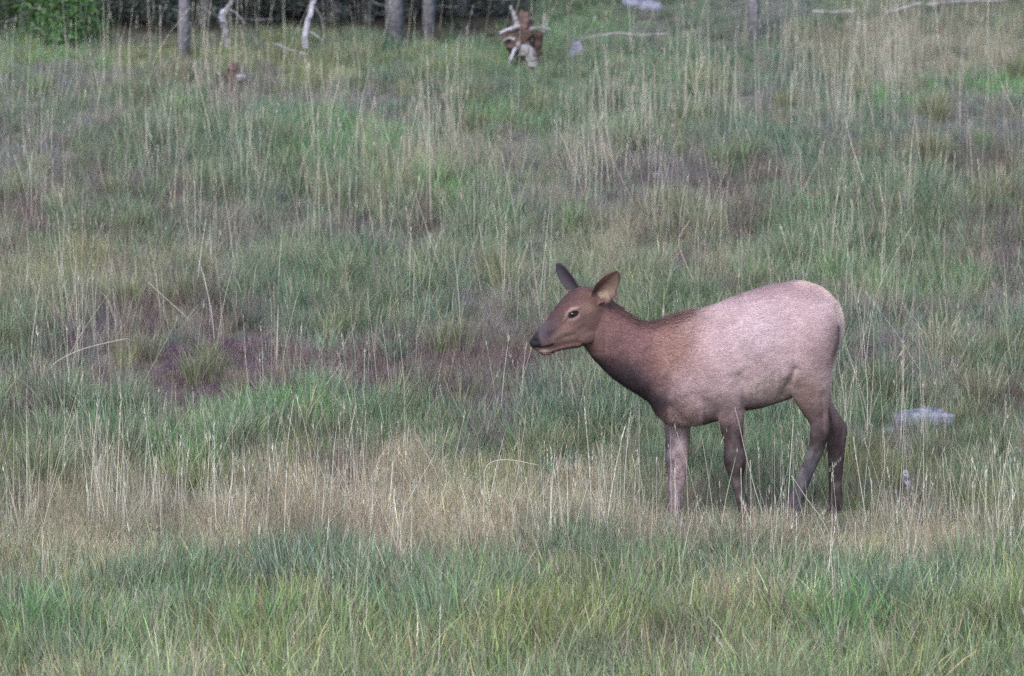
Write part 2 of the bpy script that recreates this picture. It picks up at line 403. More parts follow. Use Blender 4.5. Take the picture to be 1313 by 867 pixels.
# brow ridges and cheeks
def blob(c, r, ax=None):
    u = np.linspace(0, np.pi, 14); v = np.linspace(0, 2 * np.pi, 20, endpoint=False)
    P = np.array([[np.sin(a) * np.cos(b), np.sin(a) * np.sin(b), np.cos(a)] for a in u[1:-1] for b in v] + [[0, 0, 1], [0, 0, -1]])
    F = []; n = 20; m = 12
    for a in range(m - 1):
        for b in range(n):
            p = a * n + b; q = a * n + (b + 1) % n
            F += [(p, p + n, q + n), (p, q + n, q)]
    t, bt = len(P) - 2, len(P) - 1
    for b in range(n): F += [(t, b, (b + 1) % n), (bt, (m - 1) * n + (b + 1) % n, (m - 1) * n + b)]
    P = P * np.array(r)
    if ax is not None:
        ca, sa = math.cos(ax), math.sin(ax)
        P = np.stack([P[:, 0] * ca - P[:, 2] * sa, P[:, 1], P[:, 0] * sa + P[:, 2] * ca], 1)
    return P + c, np.array(F)
for s in (-1, 1):
    V_, F_ = blob(W(738, 399, 0) + np.array([0, s * .050, 0]), (.036, .020, .020), .5); parts.append((yaw(V_), F_))
    V_, F_ = blob(W(748, 425, 0) + np.array([0, s * .038, 0]), (.055, .018, .055)); parts.append((yaw(V_), F_))
# hind quarters, hind legs
def hind(yc, rows, yo):
    w_ = lambda y: 1.0 * min(max((y - 535) / 50, 0), 1)
    parts.append(loft([hs(y, a - w_(y), b + w_(y), hw + .001 * w_(y), yc + dy) for (y, a, b, hw, dy) in rows], n=28))
hind(YN, [(385, 1015, 1062, .03, .03), (400, 1004, 1072, .07, .0), (425, 998, 1077, .088, -.012), (450, 996, 1074, .092, -.015), (470, 1000, 1069, .088, -.012), (488, 1007, 1066.5, .078, -.008),
          (505, 1014, 1064, .064, 0), (520, 1021.5, 1062, .052, .005), (532, 1030, 1062.5, .040, .008), (542, 1037, 1064, .034, .010), (552, 1039.5, 1063, .031, .010), (562, 1039, 1060, .028, .01),
          (575, 1036.5, 1056.5, .024, .01), (592, 1030.5, 1049.5, .0215, .012), (609, 1024, 1041.5, .0205, .012), (627, 1017, 1034, .021, .012), (643, 1011, 1029, .024, .012), (656, 1008, 1026, .025, .012), (668, 1004, 1021, .023, .012), (682, 999, 1021, .027, .012), (690, 998, 1021, .027, .012)], 0)
hind(.085, [(385, 1015, 1062, .03, -.03), (400, 1004, 1072, .07, .0), (425, 1000, 1076, .088, .012), (450, 1004, 1073, .09, .015), (470, 1012, 1068, .085, .012), (488, 1022, 1066, .075, .008),
          (503, 1034, 1064.5, .06, 0), (515, 1044, 1066.5, .048, -.005), (527, 1051, 1074, .040, -.005), (537, 1055.5, 1080.5, .034, -.005), (547, 1058.5, 1085, .032, -.005), (557, 1060, 1086, .031, -.005),
          (568, 1060.5, 1084.5, .028, -.005), (583, 1062, 1082.5, .024, -.005), (600, 1063, 1080.5, .022, -.005), (618, 1063.5, 1079, .021, -.005), (635, 1063.5, 1079, .023, -.005), (648, 1063, 1080, .025, -.005), (660, 1059, 1076, .023, -.005), (674, 1054, 1076, .027, -.005), (682, 1053, 1076, .027, -.005)], 0)
# shoulders, forelegs
hind(YN, [(405, 890, 915, .03, .03), (420, 884, 930, .05, 0), (445, 880, 944, .066, -.010), (470, 884, 950, .078, -.018), (495, 894, 953, .071, -.014), (512, 906, 954, .058, -.005), (526, 917, 954, .046, .005), (538, 921, 953.5, .038, .009),
          (552, 924.5, 953.5, .033, .011), (568, 928.5, 953, .026, .012), (580, 929.5, 954.5, .026, .012), (590, 929.5, 955.5, .028, .012), (600, 931, 954.5, .0255, .014), (612, 935.5, 952.5, .0185, .016), (626, 940, 953.5, .017, .018), (640, 944, 957.5, .0185, .018), (652, 947, 962.5, .023, .018), (664, 949, 964, .022, .018), (678, 947, 967, .026, .018), (689, 945, 967, .026, .018)], 0)
hind(.085, [(420, 872, 905, .04, 0), (445, 862, 915, .060, 0.0), (475, 852, 912, .062, 0), (505, 848, 905, .055, 0), (525, 849, 897, .047, -.005), (540, 851, 889, .040, -.01), (552, 852.5, 886, .036, -.012), (568, 854, 884.5, .032, -.014),
           (583, 855.5, 883.5, .029, -.016), (595, 856, 882, .028, -.016), (607, 856.5, 880, .024, -.016), (620, 857, 878, .021, -.016), (634, 857, 876.5, .021, -.016), (646, 856.5, 876, .023, -.016), (658, 854, 872, .022, -.016), (672, 849, 872, .026, -.016), (682, 848, 872, .026, -.016)], 0)
# tail
parts.append(loft([hs(384, 1062, 1074, .02, 0), hs(398, 1068, 1080, .026, 0), hs(415, 1071, 1083, .024, 0), hs(432, 1071, 1081.5, .018, 0), hs(444, 1070, 1076, .008, 0)], n=16))
# ears: cupped leaves in the head's frame; near one opens to the camera, far one shows its back
def ear(base, tip, width, normal, cup, th=.0065, curl=.0):
    base = np.array(base); tip = np.array(tip); ax = tip - base; L = np.linalg.norm(ax); ax /= L
    nrm = np.array(normal, float); nrm -= ax * (nrm @ ax); nrm /= np.linalg.norm(nrm)
    sd = np.cross(ax, nrm)
    nu, nv = 22, 13
    u = np.linspace(0, 1, nu); v = np.linspace(-1, 1, nv)
    wd = width / 2 * np.interp(u, [0, .15, .35, .55, .75, .9, 1], [.50, .80, 1.0, 1.0, .86, .60, .16])
    cd_ = cup * np.interp(u, [0, .2, .6, 1], [1.6, 1.2, .75, .2])
    top = np.zeros((nu, nv, 3)); 
    for a in range(nu):
        for b in range(nv):
            ph = v[b] * cd_[a]
            rr = wd[a] / max(math.sin(min(cd_[a], 1.5)), .15)
            off = sd * rr * math.sin(ph) + nrm * rr * (1 - math.cos(ph))
            top[a, b] = base + ax * L * u[a] + off + nrm * curl * u[a] ** 2
    # normals of the sheet
    du = np.gradient(top, axis=0); dv = np.gradient(top, axis=1); nn = unit(np.cross(du, dv))
    A = (top + nn * th * .5).reshape(-1, 3); B = (top - nn * th * .5).reshape(-1, 3)
    V = np.vstack([A, B]); N = nu * nv; F = []
    for a in range(nu - 1):
        for b in range(nv - 1):
            p = a * nv + b
            F += [(p, p + nv, p + nv + 1), (p, p + nv + 1, p + 1)]
            F += [(N + p, N + p + nv + 1, N + p + nv), (N + p, N + p + 1, N + p + nv + 1)]
    loop = [(a * nv) for a in range(nu)] + [(nu - 1) * nv + b for b in range(1, nv)] + [a * nv + nv - 1 for a in range(nu - 2, -1, -1)] + [b for b in range(nv - 2, 0, -1)]
    for k in range(len(loop)):
        p, q = loop[k], loop[(k + 1) % len(loop)]
        F += [(p, q, N + q), (p, N + q, N + p)]
    F = np.array(F)
    a, b, c = V[F[:, 0]], V[F[:, 1]], V[F[:, 2]]; m = V.mean(0)
    if np.einsum('ij,ij->i', a - m, np.cross(b - m, c - m)).sum() < 0: F = F[:, ::-1]
    return V, F
EAR_N = (W(763, 384, -.062), W(793.5, 348, -.115))
EAR_F = (W(744, 374, .045), W(713, 338, .100))
parts.append(ear(EAR_N[0], EAR_N[1], .098, (.10, -1, .05), 1.0))
parts.append(ear(EAR_F[0], EAR_F[1], .076, (-.75, -.35, .35), 1.2))

V, F = merge(parts)
raw = np_mesh('raw', V, F)
ro = bpy.data.objects.new('raw', raw); col.objects.link(ro)
md = ro.modifiers.new('r', 'REMESH'); md.mode = 'VOXEL'; md.voxel_size = .0046; md.adaptivity = 0
dg = bpy.context.evaluated_depsgraph_get()
me = bpy.data.meshes.new_from_object(ro.evaluated_get(dg))
bpy.data.objects.remove(ro)
nv = len(me.vertices); P = np.empty(nv * 3, np.float32); me.vertices.foreach_get('co', P); P = P.reshape(-1, 3).astype(float)
ed = np.empty(len(me.edges) * 2, np.int32); me.edges.foreach_get('vertices', ed); ed = ed.reshape(-1, 2)
deg = np.bincount(ed.ravel(), minlength=nv).astype(float)[:, None]
def nbr_mean(A):
    S = np.stack([np.bincount(ed[:, 0], A[ed[:, 1], k], nv) + np.bincount(ed[:, 1], A[ed[:, 0], k], nv) for k in range(A.shape[1])], 1)
    return S / np.maximum(deg, 1)
px, py = proj(P)
# body smooths a lot, head and ears little
ears_m = np.exp(-(np.maximum(0, (py - 372)) / 6)) * (px < 800)
fine = .93 * np.clip((800 - px) / 25, 0, 1)
for it in range(26):
    k = np.where(it < 3, 1.0, 1 - fine)[:, None] if it >= 3 else np.ones((nv, 1))
    lam = .6 * k * (1 - .7 * np.clip(ears_m, 0, 1))[:, None] * (1 - .75 * np.clip((py - 545) / 45, 0, 1))[:, None]
    P = P + lam * (nbr_mean(P) - P)
    P = P + (-.35) * lam * (nbr_mean(P) - P) if it < 3 else P
def vnormals(P):
    q = np.empty(len(me.loops), np.int32); me.loops.foreach_get('vertex_index', q)
    q = q.reshape(-1, 4) if len(q) == 4 * len(me.polygons) else None
    n = np.cross(P[q[:, 2]] - P[q[:, 0]], P[q[:, 3]] - P[q[:, 1]])
    N = np.zeros((nv, 3))
    for k in range(4):
        for c in range(3): N[:, c] += np.bincount(q[:, k], n[:, c], nv)
    return unit(N), q
N, quads = vnormals(P)
bvh0 = BVHTree.FromPolygons([tuple(v) for v in P], [tuple(int(i) for i in q) for q in quads])
def hp(x, y):
    """photo pixel on the near side of the head -> profile coordinates shared by both sides"""
    h = bvh0.ray_cast(Vector(CAM), Vector(ray(x, y)).normalized())
    p = np.array(h[0]) if h[0] else yaw(W(x, y, 0)[None])[0]
    u = unyaw(p[None]) * [1, 0, 1]; a, b = proj(u); return float(a[0]), float(b[0])
def hl(*pts): return [hp(a, b) for a, b in pts]
px, py = proj(P)
H = unyaw(P); hx, hy_ = proj(H * [1, 0, 1] + [0, 0, 0]); hside = H[:, 1]
inhead = (px < 775) & (py < 452)
def dline(x, y, pts):
    d = np.full(len(x), 1e9)
    for (x0, y0), (x1, y1) in zip(pts[:-1], pts[1:]):
        vx, vy = x1 - x0, y1 - y0; t = np.clip(((x - x0) * vx + (y - y0) * vy) / (vx * vx + vy * vy), 0, 1)
        d = np.minimum(d, np.hypot(x - x0 - t * vx, y - y0 - t * vy))
    return d
def g2(x, y, cx, cy, rx, ry=None, rot=0):
    ry = ry or rx; c, s = math.cos(rot), math.sin(rot)
    dx, dy = x - cx, y - cy
    return np.exp(-(((dx * c + dy * s) / rx) ** 2 + ((-dx * s + dy * c) / ry) ** 2))
side = np.clip(np.abs(P[:, 1]) / .05, 0, 1)
flank = (np.abs(N[:, 1]) > .2) * 1.0
disp = np.zeros(nv)
def groove(pts, wpx, depth, mask=1.0):
    global disp
    disp = disp - depth * np.exp(-(dline(px, py, pts) / wpx) ** 2) * mask
body = (px > 800) * 1.0
# flank fold in front of the thigh, elbow fold, behind the shoulder, ribs and hollow
groove([(1019, 474), (1011, 490), (1003, 507)], 5, .014, body * flank)
groove([(948, 482), (953, 495), (954, 508), (953, 524)], 4.5, .009, body * flank)
groove([(885, 508), (905, 516), (918, 530)], 7, .006, body * flank)
groove([(872, 470), (888, 500), (905, 520)], 10, .007, body * flank)
groove([(925, 400), (908, 425), (893, 450)], 9, .006, body * flank)
for k_ in range(5): groove([(958 + 9 * k_, 440), (966 + 9 * k_, 475), (962 + 9 * k_, 505)], 3.2, .0012, body * flank)
groove([(935, 420), (948, 450), (955, 485)], 14, .010, body * flank)
disp += .010 * g2(px, py, 1012, 480, 14, 10) * body * flank
disp += .013 * g2(px, py, 915, 455, 24, 34, -.3) * body * flank
disp -= .010 * g2(px, py, 1000, 425, 22, 35) * body * flank
disp += .012 * g2(px, py, 1045, 425, 22, 35) * body * flank
disp += .006 * g2(px, py, 955, 505, 22, 12) * body * flank
groove([(858, 520), (870, 535), (885, 545)], 5, .006, body)
groove([(800, 440), (830, 470), (850, 500)], 12, .006, flank)
disp += .005 * g2(px, py, 932, 588, 5, 9) + .004 * g2(px, py, 951, 592, 4, 6) - .004 * g2(px, py, 938, 614, 9, 9)
disp += .005 * g2(px, py, 857, 590, 5, 10) - .004 * g2(px, py, 866, 616, 10, 9)
groove([(936, 548), (940, 575)], 3, .004); groove([(866, 560), (868, 590), (867, 640)], 3, .0035)
disp += .006 * g2(px, py, 1061, 548, 4, 8) + .004 * g2(px, py, 1041, 556, 4, 8) - .005 * g2(px, py, 1051, 536, 4, 10)
groove([(1054, 505), (1056, 525), (1055, 545)], 3, .006, (P[:, 1] < 0) * 1.0); groove([(1030, 600), (1022, 640)], 2.5, .004)
disp += .007 * g2(px, py, 1085, 545, 5, 7) - .005 * g2(px, py, 1070, 532, 4, 10) + .004 * g2(px, py, 1062, 560, 4, 8)
groove([(1072, 575), (1071, 620)], 2.5, .004)
# soft unevenness of coat and muscle
disp += .0035 * (fbm(P[:, 0] * 9, P[:, 2] * 9, 31) - .5) * body * 2 + .0012 * (fbm(P[:, 0] * 40 + P[:, 1] * 20, P[:, 2] * 40, 32) - .5) * 2 * body
# head details in profile frame (both sides alike)
hd = inhead * 1.0
hs_ = hd * (np.abs(hside) > .012)
ex, ey = 735.3, 403.3
HE = hp(ex, ey)
disp -= .006 * g2(hx, hy_, *HE, 5.5, 4.2, -.5) * hs_
disp += .0035 * g2(hx, hy_, *hp(737, 397), 7, 2.6, -.4) * hs_
disp -= .005 * np.exp(-(dline(hx, hy_, hl((728, 409), (716, 423), (708, 430))) / 5) ** 2) * hs_
disp -= .0045 * np.exp(-(dline(hx, hy_, hl((686, 445.5), (694, 446.3), (702, 445.2), (709, 442.5))) / 1.3) ** 2) * hs_
disp -= .006 * g2(hx, hy_, *hp(686.5, 436), 3.2, 2.0, .5) * hs_
disp -= .003 * np.exp(-(dline(hx, hy_, hl((722, 432), (738, 428), (748, 420))) / 4) ** 2) * hs_
P = P + N * disp[:, None]
P = P + .3 * (nbr_mean(P) - P)
N, quads = vnormals(P)
px, py = proj(P)

# coat colours (albedo), with some light and shade painted in
def C(*a): return np.array(a)
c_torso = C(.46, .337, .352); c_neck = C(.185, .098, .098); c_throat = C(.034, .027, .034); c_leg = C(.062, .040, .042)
c_cream = C(.78, .60, .52); c_red = C(.32, .185, .155); c_belly = C(.46, .36, .33); c_head = C(.165, .092, .088)
def sm(x, a, b):
    t = np.clip((x - a) / (b - a), 0, 1); return t * t * (3 - 2 * t)
K = np.tile(c_torso, (nv, 1))
def mixc(c, m):
    global K
    m = np.clip(m, 0, 1)[:, None]; K = K * (1 - m) + c * m
wob = (fbm(P[:, 0] * 14, P[:, 2] * 14, 41) - .5) * 24
qx = px + wob; qy = py + wob * .6
mixc(C(.53, .42, .46), .7 * g2(qx, qy, 970, 425, 34, 26))  # bright middle of the flank, light painted into the coat
mixc(C(.33, .225, .24), .8 * sm(-qy, -392, -368) * (px > 860))                      # warmer back, its upper edge darkened as painted shading
mixc(C(.30, .21, .20), .6 * g2(qx, qy, 880, 405, 35, 14))
mixc(c_red, .8 * g2(qx, qy, 866, 440, 36, 40, .2))
neckw = 1 - sm(qx + (qy - 440) * .10, 826, 896)
mixc(c_neck, neckw)
mixc(c_red * .95, .85 * g2(qx, qy, 852, 445, 20, 34, .2))
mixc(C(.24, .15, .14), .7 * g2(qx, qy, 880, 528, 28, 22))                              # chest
# dark throat coat; underside of the neck deepened with painted shade
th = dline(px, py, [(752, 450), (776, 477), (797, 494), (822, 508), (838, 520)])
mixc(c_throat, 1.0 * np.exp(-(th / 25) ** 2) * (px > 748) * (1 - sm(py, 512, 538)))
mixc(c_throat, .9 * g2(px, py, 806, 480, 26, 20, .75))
# pale belly; its underside darkened by shade put into the colour
mixc(c_belly, .7 * g2(qx, qy, 985, 500, 34, 18))
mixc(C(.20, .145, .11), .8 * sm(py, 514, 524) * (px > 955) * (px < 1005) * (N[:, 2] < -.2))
# haunch, legs
mixc(C(.30, .205, .175), .8 * g2(qx, qy, 1030, 500, 26, 24))
mixc(C(.18, .12, .115), .8 * sm(qy, 488, 530) * (px > 1004))
mixc(c_leg, sm(qy, 506, 556) * (px > 900))
mixc(C(.24, .17, .175), .6 * g2(qx, qy, 930, 522, 26, 14))
mixc(C(.22, .15, .15), .6 * g2(qx, qy, 1054, 455, 24, 26))
mixc(C(.16, .11, .105), .75 * g2(px, py, 1071, 440, 11, 34))  # rear of the haunch darkened, shade painted into the coat
mixc(c_leg * .8, sm(qy, 540, 600) * (px > 900))
mixc(C(.09, .08, .10), .7 * sm(qy, 560, 600) * (px > 1000) * (px < 1058))
# far foreleg: pale inner side with darker front edge
fl = (px < 900) * sm(py, 540, 556)
mixc(C(.40, .30, .31), fl)
mixc(C(.11, .085, .115), fl * .97 * np.exp(-((px - 856) / 9) ** 2))
mixc(C(.20, .15, .165), fl * .8 * sm(py, 575, 640))
mixc(C(.20, .14, .13), .8 * fl * np.exp(-((px - 884) / 5) ** 2))
mixc(C(.13, .09, .09), sm(py, 625, 665) * (px < 900) * .8)
# rump patch
rp = dline(px, py, [(1026, 357), (1045, 359), (1061, 369), (1076, 386), (1081, 405)])
mixc(c_cream, .95 * np.exp(-(rp / 8.5) ** 2))
mixc(c_cream, 1.0 * sm(N[:, 0], .78, .95) * (px > 1060) * (py > 375) * (py < 500) * .8)
mixc(c_cream * .8, .8 * np.exp(-(dline(px, py, [(1081, 405), (1080, 432), (1072, 458), (1067, 490)]) / 2.6) ** 2))
# dark line inside the rump patch
mixc(C(.09, .06, .06), .85 * np.exp(-(dline(px, py, [(1074, 418), (1074, 436), (1068, 455)]) / 3.2) ** 2))
# mane line along the top of the neck
mixc(C(.10, .075, .07), .6 * np.exp(-(dline(px, py, [(786, 384), (806, 404), (828, 413), (860, 405)]) / 6) ** 2))
# head
hm = 1 - sm(qx, 765, 800)
mixc(c_head * 1.0, hm * (1 - sm(qy, 440, 462)))
H = unyaw(P); hx, hy_ = proj(H * [1, 0, 1]); hside = H[:, 1]
hh = (px < 785) * (py < 456) * 1.0
mixc(C(.19, .085, .075), hh * .7 * g2(hx, hy_, *hp(738, 384), 13, 8, -.6))
mixc(C(.27, .17, .145), hh * .9 * g2(hx, hy_, *hp(733, 428), 26, 13, -.15))
mixc(C(.30, .20, .155), hh * .7 * g2(hx, hy_, *hp(752, 396), 10, 8))
mixc(C(.075, .044, .046), hh * .9 * np.exp(-(dline(hx, hy_, hl((693, 417), (706, 402), (722, 384), (740, 370), (762, 366))) / 9) ** 2))
mixc(C(.065, .052, .066), hh * .95 * g2(hx, hy_, *hp(698, 425), 15, 14, -.8))
mixc(C(.13, .07, .055), hh * .8 * np.exp(-(dline(hx, hy_, hl((748, 378), (762, 386), (770, 396))) / 6) ** 2))
mixc(C(.36, .245, .235), hh * .85 * np.exp(-(dline(hx, hy_, hl((724, 411), (726.5, 401.5), (732, 396), (740, 394.5))) / 1.7) ** 2))
mixc(C(.33, .225, .21), hh * .6 * np.exp(-(dline(hx, hy_, hl((729, 411), (736, 410), (742, 405))) / 1.8) ** 2))
mixc(C(.012, .009, .010), hh * 1.0 * (g2(hx, hy_, *HE, 6.8, 4.1, -.5) > .36))
mixc(C(.07, .045, .04), hh * .8 * np.exp(-(dline(hx, hy_, hl((727.5, 408), (724.5, 412))) / 1.2) ** 2))
mixc(C(.018, .017, .022), hh * sm(-px + (py - 436) * .25, -695, -690) * (py < 446))
mixc(C(.004, .004, .005), hh * (g2(hx, hy_, *hp(686.5, 436), 3.0, 1.8, .5) > .4))
mixc(C(.05, .032, .034), hh * np.exp(-(dline(hx, hy_, hl((686, 445.3), (694, 446.2), (702, 445.4), (709, 442.8))) / 1.8) ** 2))
mixc(C(.035, .025, .028), hh * .9 * g2(hx, hy_, *hp(704, 444), 6.5, 2.6, -.35))
mixc(C(.42, .33, .28), hh * .9 * g2(hx, hy_, *hp(696, 450), 7, 2.2))
mixc(C(.09, .055, .05), hh * .5 * np.exp(-(dline(hx, hy_, hl((712, 436), (724, 431), (736, 428))) / 1.8) ** 2))
# ears
en = (px > 757) & (px < 800) & (py < 389) & (P[:, 1] < -.05) & ((px - 757) * 1.0 + (389 - py) > 20)
nearx = np.clip((px - 762) / 30, 0, 1)
inner = (N[:, 1] < -.15)
tip_ax = dline(px, py, [(768, 385), (777, 372), (786, 358)])
mixc(C(.125, .082, .065), en * inner * np.exp(-(tip_ax / 9.5) ** 2) * 1.0)
mixc(C(.46, .35, .27), en * inner * .9 * g2(px, py, 771, 378, 10, 5.5, -.5))

mixc(C(.07, .04, .035), en * np.exp(-(dline(px, py, [(760, 377), (772, 364), (784, 353), (792, 347.5), (795, 358), (794, 366), (790, 376), (786, 382)]) / 2.4) ** 2))
mixc(C(.05, .042, .055), (px < 748) * (py < 374) * (dline(px, py, [(713, 338), (742, 370)]) < 13) * (py < 372) * (P[:, 1] > .02) * 1.0)
# hooves hidden in the grass
mixc(C(.03, .027, .025), sm(py, 672, 680))
mott = fbm(P[:, 0] * 16 + P[:, 2] * 9, P[:, 2] * 26 - P[:, 1] * 14, 43, 4)[:, None]
strk = noise((P[:, 0] * .9 + P[:, 2] * .4) * 26, (P[:, 2] * .9 - P[:, 0] * .4) * 130, 44)[:, None]
lg_ = sm(py, 520, 560)[:, None]
K = K * (1 - lg_) + (K * .85 + .035 * np.clip(fbm(P[:, 0] * 22, P[:, 2] * 12, 48)[:, None] * 3 - 1.1, 0, 1.5)) * lg_  # lighter fur mottles on the legs, doubling as painted highlights
K = K * (1 + lg_ * ((fbm(P[:, 0] * 45 + P[:, 1] * 30, P[:, 2] * 32, 47)[:, None] - .5) * 1.3))
K = K * (.84 + .32 * mott) * (.93 + .14 * strk) * (1 + (rng.random((nv, 1)) - .5) * .10)
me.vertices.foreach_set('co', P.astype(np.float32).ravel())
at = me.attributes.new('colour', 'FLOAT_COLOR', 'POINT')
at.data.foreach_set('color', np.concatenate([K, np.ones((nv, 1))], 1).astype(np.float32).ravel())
me.polygons.foreach_set('use_smooth', np.ones(len(me.polygons), bool)); me.update()

m_hide = mat_attr('elk_hide', 'colour', rough=.75, spec=.25, bump=.25, bscale=260)
m_fur = mat_attr('elk_fur', 'colour', rough=.65, spec=.25)
elk = empty('elk', (0, 0, 0))
tag(elk, 'young cow elk with pale lilac tan flanks and dark neck walking left through the grass', 'elk')
me.name = 'body'
body_o = obj('body', me, m_hide, elk)
bvh = BVHTree.FromPolygons([tuple(v) for v in P], [tuple(int(i) for i in q) for q in quads])

# fur: short flat hairs lying back along the body
def make_fur():
    q = quads
    A = np.linalg.norm(np.cross(P[q[:, 1]] - P[q[:, 0]], P[q[:, 2]] - P[q[:, 0]]), axis=1)
    cen = P[q].mean(1); cpx, cpy = proj(cen)
    fine = ((cpx < 790) & (cpy < 456))
    wt = A * np.where(fine, 2.2, 1.0) * np.where(N[q[:, 0]][:, 1] > .35, .35, 1.0)
    n = 210000
    f = rng.choice(len(q), n, p=wt / wt.sum())
    a = rng.random((n, 1)); b = rng.random((n, 1))
    R = (P[q[f, 0]] * (1 - a) + P[q[f, 1]] * a) * (1 - b) + (P[q[f, 3]] * (1 - a) + P[q[f, 2]] * a) * b
    nn = unit(N[q[f, 0]]); cc = K[q[f, 0]]
    x, y = proj(R)
    flow = np.tile([.95, 0, -.42], (n, 1))
    legs = sm(y, 520, 560); flow = flow * (1 - legs[:, None]) + np.array([.12, 0, -1.]) * legs[:, None]
    necku = sm(-x, -860, -800); flow = flow * (1 - necku[:, None]) + np.array([.72, 0, -.65]) * necku[:, None]
    hu = (x < 775) & (y < 452); flow[hu] = [.75, .2, .35]
    neckf = (1 - sm(x, 860, 900)) * (x > 775)
    L = np.where(hu, .0100, .016 + .010 * neckf) * np.where(legs > .5, .6, 1)
    mane = np.exp(-(dline(x, y, [(790, 388), (806, 404), (828, 413), (850, 410), (880, 400)]) / 7) ** 2)
    L = L * (1 + 1.5 * mane); L = L * (1 + .7 * np.exp(-(dline(x, y, [(776, 477), (797, 494), (822, 508), (845, 530)]) / 9) ** 2))
    mouth = (hu & (x < 700)); L[mouth] *= .5
    eye = hu & (np.hypot(x - 735, y - 403) < 8); L[eye] *= .35
    ear_ = (y < 372) & (x < 800); L[ear_] = .006
    inner_ = ear_ & (cc[:, 0] > .17); L[inner_] = .014
    L = L * (.6 + .8 * rng.random(n))
    flow = flow + (rng.random((n, 3)) - .5) * .35
    flow = flow - nn * np.einsum('ij,ij->i', flow, nn)[:, None]
    d = unit(unit(flow) + nn * (.16 + .12 * rng.random((n, 1)) ** 2 + .35 * mane[:, None]))
    sd_ = unit(np.cross(d, nn)); wd = np.where(hu, .0009, .0016)[:, None] * (.7 + .6 * rng.random((n, 1)))
    R = R - nn * .0008
    V = np.stack([R - sd_ * wd, R + sd_ * wd, R + d * L[:, None]], 1).reshape(-1, 3)
    F = np.arange(n * 3).reshape(-1, 3)
    s = np.exp((rng.random((n, 1)) - .5) * .38) 
    s[hu | neckf.astype(bool)] = s[hu | neckf.astype(bool)] ** 1.8
    cc = cc * s
    Kc = np.stack([cc * .92, cc * .92, cc * 1.12], 1).reshape(-1, 3)
    return np_mesh('coat', V, F, smooth=False, attrs={'colour': ('FLOAT_COLOR', Kc)})
obj('coat', make_fur(), m_fur, elk)

# eyes
m_eye, n_, b_ = mat_new('wet_eye'); b_.inputs['Base Color'].default_value = (.010, .007, .006, 1); b_.inputs['Roughness'].default_value = .06
b_.inputs['Specular IOR Level'].default_value = .6
def sphere(r, c, sx=(1, 1, 1)):
    V, F = blob(np.zeros(3), (r * sx[0], r * sx[1], r * sx[2])); return V + c, F
hit = bvh.ray_cast(Vector(CAM), Vector(ray(ex, ey)).normalized())
eyeN = np.array(hit[0]) if hit[0] else W(ex, ey, -.1)
hN = unyaw(eyeN[None])[0]
for s in (1, -1):
    c = hN.copy(); c[1] = PIV[1] + (c[1] - PIV[1]) * s
    if s == 1: inward = np.array([0, .0115, 0])
    else: inward = np.array([0, -.0115, 0])
    cw = yaw(c[None])[0]; iw = np.array([-inward[1] * SY, inward[1] * CY, 0])
    V_, F_ = sphere(.0165, cw + iw, (1.15, 1, .85))
    obj('eye', np_mesh('eye', V_, F_), m_eye, elk)
# hooves
m_hoof = mat_simple('hoof_horn', (.03, .027, .025), .5)
for (x0, x1, yb, yy) in ((945, 967, 690, YN + .018), (848, 872, 683, .069), (998, 1021, 691, YN + .012), (1053, 1076, 683, .08)):
    pp = []
    for s in (-1, 1):
        pp.append(loft([(x0 + 7, yb - 14, x1 - 2, yb - 13, yy + s * .014, .012, 0), (x0 + 3, yb - 7, x1, yb - 6, yy + s * .015, .015, 0), (x0 - 2, yb + 1, x1 + 1, yb + 1, yy + s * .015, .016, 0)], n=12, sub=2))
    V_, F_ = merge(pp); obj('hoof', np_mesh('hoof', V_, F_), m_hoof, elk)

# ------------------------------------------------------------------ grass and low plants
def ribbons(p, az, lean0, lean1, L, wid, segs=3, face=None, r=rng, kink=0.0):
    """n ribbons: base p (n,3), azimuth az, lean from vertical at base/tip, length L, width wid"""
    n = len(p); t = np.linspace(0, 1, segs + 1)
    d = np.stack([np.cos(az), np.sin(az)], 1)
    pos = [p]; cur = p.copy(); kk = (r.random((n, segs)) - .5) * kink
    for k in range(segs):
        a = lean0 + (lean1 - lean0) * ((k + .5) / segs) + kk[:, k]
        cur = cur + (L / segs)[:, None] * np.stack([d[:, 0] * np.sin(a), d[:, 1] * np.sin(a), np.cos(a)], 1)
        pos.append(cur.copy())
    if face is None: face = r.random(n) * 2 * np.pi
    s = np.stack([np.cos(face), np.sin(face), np.zeros(n)], 1)
    V = []
    for k in range(segs):
        wk = (wid / 2 * (1 - .55 * t[k] ** 1.5))[:, None]
        V += [pos[k] - s * wk, pos[k] + s * wk]
    V.append(pos[-1])
    V = np.stack(V, 1); m = 2 * segs + 1
    f = []
    for k in range(segs - 1):
        a = 2 * k; f += [(a, a + 1, a + 3), (a, a + 3, a + 2)]
    f.append((2 * segs - 2, 2 * segs - 1, 2 * segs))
    f = np.array(f); F = (f[None] + (np.arange(n) * m)[:, None, None]).reshape(-1, 3)
    return V.reshape(-1, 3), F, m, pos
